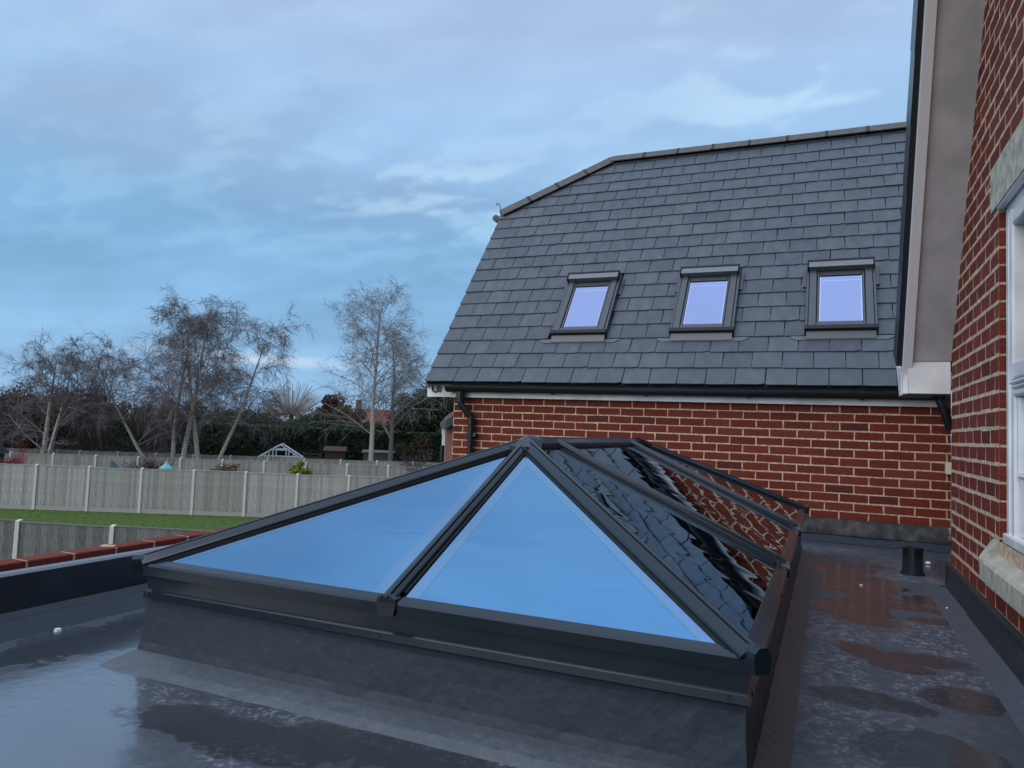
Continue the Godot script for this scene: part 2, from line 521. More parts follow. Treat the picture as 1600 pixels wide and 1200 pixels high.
# ---------------------------------------------------------------- main
func _ready() -> void:
	rng.seed = 20231
	var cam := Camera3D.new()
	cam.name = "camera"
	add_child(cam)
	cam.position = CAM
	cam.rotation = Vector3(0.0603244, 0.4116497, 0.0386626)
	cam.fov = 55.88
	cam.far = 600.0
	cam.near = 0.05
	var env := Environment.new()
	env.background_mode = Environment.BG_SKY
	env.sky = Sky.new()
	env.sky.sky_material = make_sky()
	env.tonemap_mode = Environment.TONE_MAPPER_LINEAR
	env.tonemap_exposure = 1.8
	env.sdfgi_enabled = true
	env.ssao_enabled = true
	env.ssil_enabled = true
	var we := WorldEnvironment.new()
	we.name = "world"
	we.environment = env
	add_child(we)
	var sun := DirectionalLight3D.new()
	sun.name = "veiled_sun"
	sun.light_energy = 0.37
	sun.light_color = Color(1.0, 0.97, 0.935)
	sun.light_angular_distance = 70.0
	sun.shadow_enabled = true
	add_child(sun)
	sun.look_at_from_position(Vector3.ZERO, Vector3(0.36, -0.55, -0.76), Vector3.UP)

	make_materials()
	build_ground()
	build_flat_roof()
	build_annexe()
	build_main_house()
	build_parapet()
	build_lantern()
	build_roof_fittings()
	build_fences()
	build_garden()
	build_far()

# ---------------------------------------------------------------- ground
func build_ground() -> void:
	var m := M.new()
	var n := 24
	for i in n:
		for j in n:
			var x0 := -300.0 + 600.0 * i / n
			var z0 := -300.0 + 600.0 * j / n
			var s := 600.0 / n
			m.quad(Vector3(x0, GROUND, z0), Vector3(x0 + s, GROUND, z0), Vector3(x0 + s, GROUND, z0 + s), Vector3(x0, GROUND, z0 + s), Vector3.UP)
	structure("lawn", m, mats.lawn, "green mown lawn behind the long grey fence and around the gardens")

# ---------------------------------------------------------------- flat roof and its upstands
func build_flat_roof() -> void:
	var dm := deck_material()
	var m := M.new()
	# plan of the deck in pieces, uv over the whole plan
	for r in [[DX0, DX1, DZ0, DZ1]]:
		var p := [Vector3(r[0], 0, r[2]), Vector3(r[1], 0, r[2]), Vector3(r[1], 0, r[3]), Vector3(r[0], 0, r[3])]
		var u := [Vector2(0, 0), Vector2(1, 0), Vector2(1, 1), Vector2(0, 1)]
		m.tri(p[0], p[1], p[2], Vector3.UP, u[0], u[1], u[2])
		m.tri(p[0], p[2], p[3], Vector3.UP, u[0], u[2], u[3])
	var roof := structure("flat_roof", m, dm, "wet dark grey membrane flat roof with shallow puddles around the glass lantern")
	# structural slab below, so that the roof has thickness
	m = M.new()
	m.box(Vector3(-1.95, -0.13, 4.2), Vector3(4.5, 0.24, 8.4))
	part("roof_slab", m, mats.membrane, roof)
	# upstand along the parapet: fillet, inner face, rounded edge trim, ledge down to the bricks
	m = M.new()
	var pr := PackedVector2Array([Vector2(-3.66, 0.002), Vector2(-3.715, 0.055), Vector2(-3.745, 0.075), Vector2(-3.775, 0.18), Vector2(-3.782, 0.205)])
	m.strip(pr, Vector3(0, 0, 0.0), Vector3(0, 0, 8.4), Vector3.RIGHT, Vector3.UP, Vector3(1, 0.4, 0))
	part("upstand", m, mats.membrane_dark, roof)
	m = M.new()
	pr = PackedVector2Array([Vector2(-3.782, 0.205), Vector2(-3.792, 0.214), Vector2(-3.81, 0.217), Vector2(-3.838, 0.214), Vector2(-3.85, 0.204), Vector2(-3.855, 0.15), Vector2(-4.20, 0.05)])
	m.strip(pr, Vector3(0, 0, 0.0), Vector3(0, 0, 8.4), Vector3.RIGHT, Vector3.UP, Vector3(0.1, 1, 0))
	part("edge_trim", m, mats.membrane_edge, roof)
	m = M.new()
	pr = PackedVector2Array([Vector2(-3.63, -0.002), Vector2(-3.70, 0.055), Vector2(-3.712, 0.058)])
	m.strip(pr, Vector3(0, 0, 0.02), Vector3(0, 0, 8.4), Vector3.RIGHT, Vector3.UP, Vector3(0.5, 1, 0))
	part("fillet", m, mats.membrane, roof)
	# upstand along the back wall: membrane fillet and lead cover flashing
	m = M.new()
	pr = PackedVector2Array([Vector2(0.09, 0.003), Vector2(0.03, 0.05), Vector2(0.022, 0.06), Vector2(0.02, 0.085)])
	m.strip(pr, Vector3(-3.78, 0, 0), Vector3(0.03, 0, 0), Vector3(0, 0, 1), Vector3.UP, Vector3(0, 0.5, 1))
	part("fillet", m, mats.membrane, roof)
	var x := -3.80
	while x < 0.0:
		m = M.new()
		var w := minf(1.28, 0.0 - x + 0.006)
		var k := 9
		for i in k:
			var a := x + w * i / k
			var b := x + w * (i + 1) / k
			var ja := 0.003 * sin(a * 9.0)
			var jb := 0.003 * sin(b * 9.0)
			m.quad(Vector3(a, 0.062, 0.034 + ja), Vector3(b, 0.062, 0.034 + jb), Vector3(b, 0.182, 0.026 + jb * 0.6), Vector3(a, 0.182, 0.026 + ja * 0.6), Vector3(0, 0, 1))
			m.quad(Vector3(a, 0.182, 0.026 + ja * 0.6), Vector3(b, 0.182, 0.026 + jb * 0.6), Vector3(b, 0.192, 0.006), Vector3(a, 0.192, 0.006), Vector3(0, 1, 1))
		part("lead_flashing", m, mats.lead, roof)
		x += 1.27
	m = M.new()
	m.quad(Vector3(0.022, 0.06, 0.03), Vector3(0.022, 0.06, 1.98), Vector3(0.026, 0.185, 1.98), Vector3(0.026, 0.185, 0.03), Vector3(-1, 0, 0))
	part("lead_flashing", m, mats.lead, roof)
	# upstand along the gable wall: lapped dark flashing lengths over a pale fillet
	m = M.new()
	pr = PackedVector2Array([Vector2(-0.345, -0.002), Vector2(-0.285, 0.045), Vector2(-0.262, 0.055)])
	m.strip(pr, Vector3(0, 0, 1.93), Vector3(0, 0, 8.4), Vector3.RIGHT, Vector3.UP, Vector3(-0.5, 1, 0))
	m.strip(PackedVector2Array([Vector2(1.90, 0.003), Vector2(1.95, 0.045), Vector2(1.965, 0.055)]), Vector3(-0.285, 0, 0), Vector3(0.03, 0, 0), Vector3(0, 0, 1), Vector3.UP, Vector3(0, 0.5, -1))
	part("fillet", m, mats.membrane_light, roof)
	var z := 1.965
	var idx := 0
	while z < 8.0:
		m = M.new()
		var len := [0.72, 1.25, 1.25, 1.25, 1.25, 1.25][idx] as float
		var off := -0.004 * (idx % 2)
		pr = PackedVector2Array([Vector2(-0.266 + off, 0.048), Vector2(-0.262 + off, 0.16), Vector2(-0.258 + off, 0.178), Vector2(-0.242, 0.19)])
		m.strip(pr, Vector3(0, 0, z), Vector3(0, 0, z + len + 0.05), Vector3.RIGHT, Vector3.UP, Vector3(-1, 0.3, 0))
		# turned end of the lap
		m.quad(Vector3(-0.266 + off, 0.048, z + len + 0.05), Vector3(-0.243, 0.048, z + len + 0.05), Vector3(-0.243, 0.188, z + len + 0.05), Vector3(-0.262 + off, 0.17, z + len + 0.05), Vector3(0, 0, 1))
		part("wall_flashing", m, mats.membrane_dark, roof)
		z += len
		idx += 1
	m = M.new()
	m.quad(Vector3(-0.262, 0.05, 1.965), Vector3(0.03, 0.05, 1.965), Vector3(0.03, 0.18, 1.972), Vector3(-0.262, 0.18, 1.972), Vector3(0, 0, -1))
	part("wall_flashing", m, mats.membrane_dark, roof)
	build_kerb(roof)

# the upstand that carries the lantern, dressed in the roof membrane, with a fillet round its foot
func build_kerb(roof: Node) -> void:
	var x0 := -3.035
	var x1 := -1.055
	var z0 := 1.0
	var z1 := 4.93
	var top := 0.235
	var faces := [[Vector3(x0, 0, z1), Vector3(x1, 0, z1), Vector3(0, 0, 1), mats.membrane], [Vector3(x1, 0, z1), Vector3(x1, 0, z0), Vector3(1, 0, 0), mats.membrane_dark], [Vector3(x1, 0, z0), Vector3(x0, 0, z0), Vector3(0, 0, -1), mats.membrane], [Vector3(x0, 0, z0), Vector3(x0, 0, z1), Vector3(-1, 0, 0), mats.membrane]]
	var wob := noise(1.6, 91, 3)
	for f in faces:
		var a: Vector3 = f[0]
		var b: Vector3 = f[1]
		var o: Vector3 = f[2]
		var m := M.new()
		var g := M.new()
		var n := int(ceil((b - a).length() / 0.05))
		var al := (b - a).normalized()
		var prof := [[0.012, 0.045], [0.006, 0.075], [0.002, 0.14], [0.0, 0.2], [0.004, 0.222], [-0.004, top]]
		var low := [[0.098, -0.004], [0.065, 0.019], [0.035, 0.036], [0.012, 0.047]]
		for set_ in [[m, prof], [g, low]]:
			var pf: Array = set_[1]
			var mm: M = set_[0]
			for i in n:
				for j in pf.size() - 1:
					var q := []
					for c in [[i, j], [i + 1, j], [i + 1, j + 1], [i, j + 1]]:
						var s := clampf(float(c[0]) / n, 0.0, 1.0)
						var p: Vector3 = a.lerp(b, s)
						var d: float = pf[c[1]][0]
						var y: float = pf[c[1]][1]
						var ext := (s - 0.5) * 2.0 * d     # mitre the corners
						var w := wob.get_noise_3d(p.x * 3.0, y * 6.0, p.z * 3.0)
						var edge := 1.0 if c[0] > 0 and c[0] < n else 0.0
						q.append(p + al * ext + o * (d + w * 0.004 * edge) + Vector3.UP * (y + w * 0.004 * edge * (1.0 if c[1] > 0 and mm == m else 0.35)))
					mm.quad(q[0], q[1], q[2], q[3], o + Vector3(0, 0.5, 0))
		part("lantern_kerb", m, f[3], roof)
		part("kerb_fillet", g, mats.membrane_light, roof)

# ---------------------------------------------------------------- brick walls
func brick_between(parent: Node, meshes: Dictionary, a: Vector3, along: Vector3, out: Vector3, s0: float, s1: float, y: float) -> void:
	# a brick whose joints are at s0 and s1 along the wall, centred on y
	var len := s1 - s0 - 0.011
	if len < 0.02: return
	var key := int(round(len * 1000.0))
	if not meshes.has(key):
		var list := []
		for i in 4: list.append(brick_mesh(len, 0.0638, 0.085, key * 7 + i))
		meshes[key] = list
	var b := Basis(along, Vector3.UP, out)
	var at := a + along * (s0 + s1) / 2.0 + Vector3.UP * (y + rng.randf_range(-0.0012, 0.0012)) + out * rng.randf_range(-0.0006, 0.0006)
	inst("brick", meshes[key][rng.randi() % 4], brick_tone(), Transform3D(b.rotated(out, rng.randf_range(-0.004, 0.004)), at), parent)

func build_annexe() -> void:
	var an := thing("brick_annexe", "red brick annexe under a steep slate roof with three roof windows and black gutter", "building")
	var m := M.new()
	# mortar face, recessed 4 mm behind the bricks, on a thick wall down to the ground
	m.box(Vector3(-2.236, -0.7, -0.154), Vector3(4.532, 4.1, 0.3))
	var wall := part("wall", m, mats.mortar, an)
	m = M.new()
	m.box(Vector3(-4.354, -0.7, -2.5), Vector3(0.29, 4.1, 4.38))
	part("side_wall", m, mats.far_brick, an)
	m = M.new()
	m.box(Vector3(0.189, -0.7, 0.99), Vector3(0.31, 4.1, 1.98))
	var link := part("link_wall", m, mats.mortar, an)
	var meshes := {}
	for row in 13:
		var y := 1.12 - 0.075 * row
		var x := -4.5
		if row % 2 == 0:
			brick_between(wall, meshes, Vector3.ZERO, Vector3.RIGHT, Vector3(0, 0, 1), -4.505, -4.3875, y)
			x = -4.3875
		while x < 0.02:
			var e := minf(x + 0.225, 0.034)
			if e - x > 0.02: brick_between(wall, meshes, Vector3.ZERO, Vector3.RIGHT, Vector3(0, 0, 1), x, e, y)
			x += 0.225
		for k in 3:
			var s := 0.225 * k - (0.1125 if row % 2 == 1 else 0.0)
			brick_between(link, meshes, Vector3(0.03, 0, 0), Vector3(0, 0, 1), Vector3(-1, 0, 0), maxf(s, 0.005), s + 0.225, y)
	m = M.new()
	m.cbox(Vector3(0.006, 0.665, 0.03), Vector3(0.04, 0.095, 0.05), 0.004)
	part("weep_vent", m, mats.cream, link)

	# ---- roof
	var e0 := Vector3(0, 1.298, 0.20)                        # eave line of the slates
	var pitch := atan(1.31)
	var up := Vector3(0, sin(pitch), -cos(pitch))            # up the slope
	var nrm := Vector3(0, cos(pitch), sin(pitch))            # out of the slope
	var verge := -4.745
	var ridge_s := 3.86
	var hip_x := -3.47
	var hip_s := 2.90
	m = M.new()
	# underlay boards below the slates, and the far slope and the little hip end
	var d := nrm * -0.03
	var pA := e0 + Vector3(verge + 0.01, 0, 0) + d
	var pB := e0 + Vector3(0.335, 0, 0) + d
	var pC := e0 + Vector3(0.335, 0, 0) + up * ridge_s + d
	var pD := e0 + Vector3(hip_x, 0, 0) + up * ridge_s + d
	var pE := e0 + Vector3(verge + 0.01, 0, 0) + up * hip_s + d
	for q in [[pA, pB, pC], [pA, pC, pD], [pA, pD, pE]]: m.tri(q[0], q[1], q[2], nrm)
	var zr := pD.z
	var back := func(p: Vector3) -> Vector3: return Vector3(p.x, p.y, 2.0 * zr - p.z)
	var bn := Vector3(0, nrm.y, -nrm.z)
	for q in [[pA, pB, pC], [pA, pC, pD], [pA, pD, pE]]: m.tri(back.call(q[0]), back.call(q[1]), back.call(q[2]), bn)
	m.tri(pE, pD, back.call(pE), Vector3(-0.5, 1, 0))
	# gable end below the little hip
	m.tri(pA, pE, back.call(pA), Vector3(-1, 0, 0)); m.tri(pE, back.call(pE), back.call(pA), Vector3(-1, 0, 0))
	var roof := part("roof", m, mats.black_matt, an)
	# white verge board seen along the sloping edge
	m = M.new()
	var vb := up * hip_s
	m.hexa([e0 + Vector3(verge - 0.012, 0, 0) + nrm * -0.11, e0 + Vector3(verge + 0.008, 0, 0) + nrm * -0.11, e0 + Vector3(verge + 0.008, 0, 0) + nrm * -0.004, e0 + Vector3(verge - 0.012, 0, 0) + nrm * -0.004,
		e0 + vb + Vector3(verge - 0.012, 0, 0) + nrm * -0.11, e0 + vb + Vector3(verge + 0.008, 0, 0) + nrm * -0.11, e0 + vb + Vector3(verge + 0.008, 0, 0) + nrm * -0.004, e0 + vb + Vector3(verge - 0.012, 0, 0) + nrm * -0.004])
	part("verge_board", m, mats.upvc, an)

	# slates: 250 mm wide, 197 mm gauge; each is a thin tilted board with its tail proud
	var gauge := 0.1965
	var win := [[-3.475, -2.915], [-2.265, -1.70], [-1.066, -0.506]]
	var w0 := 0.595
	var w1 := 1.485
	var smesh := {}
	var tall := up.rotated(Vector3.RIGHT, 0.0)
	var count := 0
	var rest := M.new()
	for row in 20:
		var s := gauge * row
		var g := minf(gauge, ridge_s - s)
		if g < 0.03: continue
		var left := verge - 0.004
		if s + g > hip_s:
			left = lerpf(verge, hip_x, clampf((s + g * 0.35 - hip_s) / (ridge_s - hip_s), 0.0, 1.0)) - 0.02
		var xs := [left]
		var first: float = verge + (0.335 if row % 2 == 0 else 0.2105)
		var x := first
		while x < 0.25:
			if x > left + 0.06: xs.append(x)
			x += 0.2525
		xs.append(0.34)
		for i in xs.size() - 1:
			var a: float = xs[i] + 0.0036
			var b: float = xs[i + 1] - 0.0036
			# trim round the roof windows
			var bits := [[a, b, s]]
			for wn in win:
				var nb := []
				for q in bits:
					var sq: float = q[2]
					if sq + gauge * 0.9 < w0 or sq > w1 - 0.02 or q[1] < wn[0] - 0.012 or q[0] > wn[1] + 0.012:
						nb.append(q)
					else:
						if q[0] < wn[0] - 0.05: nb.append([q[0], wn[0] - 0.014, sq])
						if q[1] > wn[1] + 0.05: nb.append([wn[1] + 0.014, q[1], sq])
				bits = nb
			for q in bits:
				var wd: float = q[1] - q[0]
				if wd < 0.03: continue
				var length := g + 0.10
				for wn in win:      # courses that tuck under a window stay short
					if q[1] > wn[0] and q[0] < wn[1] and s < w0 and s + length > w0: length = maxf(g * 0.75, w0 - s)
				if s + length > ridge_s + 0.02: length = ridge_s + 0.02 - s
				var key := "%d_%d" % [int(round(wd * 1000.0)), int(round(length * 200.0))]
				if not smesh.has(key):
					var l := []
					for v in (3 if absf(wd - 0.2453) < 0.002 else 1): l.append(slate_mesh(wd, length, 100 + v * 31 + int(wd * 1000)))
					smesh[key] = l
				var lift := 0.006
				var hipped := 0.0
				var at := e0 + Vector3((q[0] + q[1]) / 2.0 + rng.randf_range(-0.001, 0.001), 0, 0) + up * (s + rng.randf_range(-0.0025, 0.0025)) + nrm * (lift + rng.randf_range(-0.001, 0.0015))
				var tilt := 0.056 + rng.randf_range(-0.004, 0.006)
				var bs := Basis(Vector3.RIGHT, up, nrm).rotated(Vector3.RIGHT, -tilt).rotated(nrm, rng.randf_range(-0.006, 0.006))
				var me: Mesh = smesh[key][rng.randi() % smesh[key].size()]
				# slates that meet the hip are cut along it
				var run := (ridge_s - hip_s) / (hip_x - verge)
				if q[0] < hip_x and s + length > hip_s + (q[0] - verge) * run:
					var cx: float = (q[0] + q[1]) / 2.0
					var rect := PackedVector2Array([Vector2(-wd / 2.0, 0), Vector2(wd / 2.0, 0), Vector2(wd / 2.0, length), Vector2(-wd / 2.0, length)])
					var below := PackedVector2Array([Vector2(verge - cx - 1.0, hip_s - run - s), Vector2(hip_x - cx + 1.0, hip_s + (hip_x - verge + 1.0) * run - s), Vector2(hip_x - cx + 1.0, -9.0), Vector2(verge - cx - 1.0, -9.0)])
					var cut := Geometry2D.intersect_polygons(rect, below)
					if cut.is_empty(): continue
					var cm := M.new()
					cm.prism(cut[0], Vector3.ZERO, Vector3(0, 0, 0.011), Vector3.RIGHT, Vector3.UP)
					me = cm.mesh(null)
				var mt: Material = mats["slate_%d" % (rng.randi() % 5)]
				if count < 299:
					inst("slate", me, mt, Transform3D(bs, at), roof)
					count += 1
				else:
					var xf := Transform3D(bs, at)
					var ar := me.surface_get_arrays(0)
					var vv: PackedVector3Array = ar[Mesh.ARRAY_VERTEX]
					var nn: PackedVector3Array = ar[Mesh.ARRAY_NORMAL]
					for k in vv.size(): rest.put(xf * vv[k], bs * nn[k], Vector2.ZERO)
	part("slate_courses", rest, mats.slate_0, roof, "stuff")

	# ridge and hip tiles with dark unions
	var r0 := e0 + up * ridge_s
	var hipA := e0 + Vector3(verge - 0.02, 0, 0) + up * (hip_s - 0.01)
	var hipB := Vector3(hip_x, r0.y, r0.z)
	ridge_run(roof, hipA, hipB, 4, 0.0)
	ridge_run(roof, hipB, Vector3(0.35, r0.y, r0.z), 9, 0.0)
	# little scrolled hip iron at the foot of the hip
	m = M.new()
	var ps := []
	for i in 15:
		var an2 := 0.35 * i
		var rad := 0.028 * (1.0 - i / 22.0)
		if i < 3: ps.append(hipA + Vector3(0.01 - 0.010 * i, 0.0 + 0.05 * i, 0.02))
		else: ps.append(hipA + Vector3(-0.045 + rad * cos(an2 - 0.9), 0.115 + rad * sin(an2 - 0.9), 0.02))
	var rs := []
	for i in 15: rs.append(0.0055)
	m.tube(ps, rs, 5, true)
	part("hip_iron", m, mats.black_plastic, an)
	# end of the gutter behind the hip
	m = M.new()
	m.tube([hipA + Vector3(-0.075, -0.05, 0.0), hipA + Vector3(-0.07, -0.06, -1.15)], [0.045, 0.045], 10, true)
	part("hip_gutter", m, mats.black_plastic, an)

	# ---- eaves: fascia, gutter, brackets, pipe
	m = M.new()
	m.cbox(Vector3((-4.80 - 0.05) / 2.0, 1.219, 0.040), Vector3(4.75, 0.136, 0.020), 0.003, Basis(Vector3(0, 0, -1), Vector3.UP, Vector3.RIGHT) * Basis.from_scale(Vector3.ONE))
	m = M.new()
	m.box(Vector3(-2.425, 1.219, 0.040), Vector3(4.75, 0.136, 0.020))
	m.box(Vector3(-2.45, 1.158, 0.018), Vector3(4.70, 0.010, 0.03))
	part("fascia", m, mats.upvc, an)
	m = M.new()
	var gp := PackedVector2Array()
	for i in 13:
		var a := PI + PI * i / 12.0
		gp.append(Vector2(0.112 + 0.058 * cos(a), 1.262 + 0.062 * sin(a)))
	for i in 13:
		var a := TAU - PI * i / 12.0
		gp.append(Vector2(0.112 + 0.053 * cos(a), 1.264 + 0.056 * sin(a)))
	m.prism(gp, Vector3(-4.52, 0, 0), Vector3(-0.03, 0, 0), Vector3(0, 0, 1), Vector3.UP)
	m.tri(Vector3(-4.522, 1.262, 0.054), Vector3(-4.522, 1.262, 0.17), Vector3(-4.522, 1.2, 0.112), Vector3(-1, 0, 0))
	m.prism(gp.slice(0, 13), Vector3(-4.53, 0, 0), Vector3(-4.515, 0, 0), Vector3(0, 0, 1), Vector3.UP)
	var gutter := part("gutter", m, mats.black_plastic, an)
	for x in [-3.366, -2.441, -1.524, -0.62]:
		m = M.new()
		m.cbox(Vector3(x, 1.205, 0.063), Vector3(0.035, 0.022, 0.03), 0.003)
		m.tube([Vector3(x, 1.205, 0.055), Vector3(x, 1.196, 0.10)], [0.012, 0.008], 6, true)
		part("gutter_bracket", m, mats.black_plastic, gutter)
	m = M.new()
	m.cbox(Vector3(-0.24, 1.265, 0.12), Vector3(0.24, 0.10, 0.13), 0.008)
	part("gutter_union", m, mats.black_plastic, gutter)
	# loose bracket on the fascia left of the gutter's end
	m = M.new()
	ps = []
	rs = []
	for i in 9:
		var a := PI * 0.95 + PI * 1.05 * i / 8.0
		ps.append(Vector3(-4.70 + 0.0 * i + 0.045 * cos(a), 1.262 + 0.062 * sin(a), 0.058))
		rs.append(0.008)
	m.tube(ps, rs, 6, true)
	m.cbox(Vector3(-4.655, 1.235, 0.056), Vector3(0.05, 0.07, 0.012), 0.003)
	m.box(Vector3(-4.66, 1.286, 0.07), Vector3(0.2, 0.012, 0.03))
	part("spare_bracket", m, mats.black_plastic, an)
	m = M.new()
	m.tube([Vector3(-4.367, 1.205, 0.112), Vector3(-4.367, 1.10, 0.112)], [0.042, 0.042], 14)
	m.tube([Vector3(-4.367, 1.19, 0.112), Vector3(-4.367, 1.135, 0.112)], [0.046, 0.046], 14, true)
	m.tube([Vector3(-4.367, 1.115, 0.112), Vector3(-4.355, 1.07, 0.108), Vector3(-4.30, 1.00, 0.088), Vector3(-4.265, 0.955, 0.066), Vector3(-4.257, 0.915, 0.06), Vector3(-4.257, 0.72, 0.06), Vector3(-4.257, GROUND, 0.06)], [0.036, 0.036, 0.036, 0.036, 0.036, 0.034, 0.034], 14)
	m.tube([Vector3(-4.257, 0.95, 0.06), Vector3(-4.257, 0.87, 0.06)], [0.040, 0.040], 14, true)
	var pipe := part("downpipe", m, mats.black_plastic, an)
	m = M.new()
	m.cbox(Vector3(-4.257, 0.765, 0.05), Vector3(0.12, 0.035, 0.05), 0.004)
	part("pipe_clip", m, mats.black_plastic, pipe)
	# swan neck at the right-hand end, tucked under the box end
	m = M.new()
	m.tube([Vector3(-0.07, 1.23, 0.11), Vector3(-0.03, 1.12, 0.10), Vector3(0.0, 1.03, 0.08), Vector3(0.02, 0.98, 0.06)], [0.035, 0.035, 0.034, 0.034], 12, true)
	part("gutter_outlet", m, mats.black_plastic, gutter)

	# ---- roof windows
	for i in 3:
		roof_window(an, e0, up, nrm, win[i][0], win[i][1], i)

func slate_mesh(w: float, l: float, seed_: int) -> ArrayMesh:
	var r := RandomNumberGenerator.new()
	r.seed = seed_
	var m := M.new()
	var k := 4
	var th := 0.011
	var lo := []
	for i in k + 1:
		lo.append(Vector3(-w / 2.0 + w * i / k, r.randf_range(-0.0022, 0.0015), 0))
	if seed_ % 3 == 0: lo[k].y += 0.010
	for i in k:
		var a: Vector3 = lo[i]
		var b: Vector3 = lo[i + 1]
		var u := Vector3(0, 0, th)
		var c := Vector3(b.x, l, 0)
		var d := Vector3(a.x, l, 0)
		m.quad(a + u, b + u, c + u, d + u, Vector3(0, 0, 1))
		m.quad(a, b, b + u, a + u, Vector3(0, -1, 0))
	var a0: Vector3 = lo[0]
	var b0: Vector3 = lo[k]
	m.quad(a0, a0 + Vector3(0, 0, th), Vector3(a0.x, l, th), Vector3(a0.x, l, 0), Vector3(-1, 0, 0))
	m.quad(b0, b0 + Vector3(0, 0, th), Vector3(b0.x, l, th), Vector3(b0.x, l, 0), Vector3(1, 0, 0))
	m.quad(a0, b0, Vector3(b0.x, l, 0), Vector3(a0.x, l, 0), Vector3(0, 0, -1))
	return m.mesh(null)

func ridge_run(parent: Node, a: Vector3, b: Vector3, n: int, _o: float) -> void:
	var d := (b - a).normalized()
	var side := d.cross(Vector3.UP).normalized()
	var upv := side.cross(d).normalized()
	for i in n:
		var p := a.lerp(b, float(i) / n) + upv * rng.randf_range(-0.001, 0.001)
		var q := a.lerp(b, (i + 0.985) / n) + upv * rng.randf_range(-0.001, 0.001)
		var m := M.new()
		var o := PackedVector2Array([Vector2(-0.115, -0.050), Vector2(-0.106, -0.058), Vector2(-0.012, 0.030), Vector2(0.012, 0.030), Vector2(0.106, -0.058), Vector2(0.115, -0.050), Vector2(0.018, 0.048), Vector2(-0.018, 0.048)])
		m.prism(o, p, q, side, upv)
		part("ridge_tile", m, mats.ridge, parent)
		if i > 0:
			m = M.new()
			var s := PackedVector2Array()
			for v in o: s.append(v * 1.03 + Vector2(0, 0.002))
			m.prism(s, p - d * 0.018, p + d * 0.012, side, upv)
			part("ridge_union", m, mats.black_matt, parent)

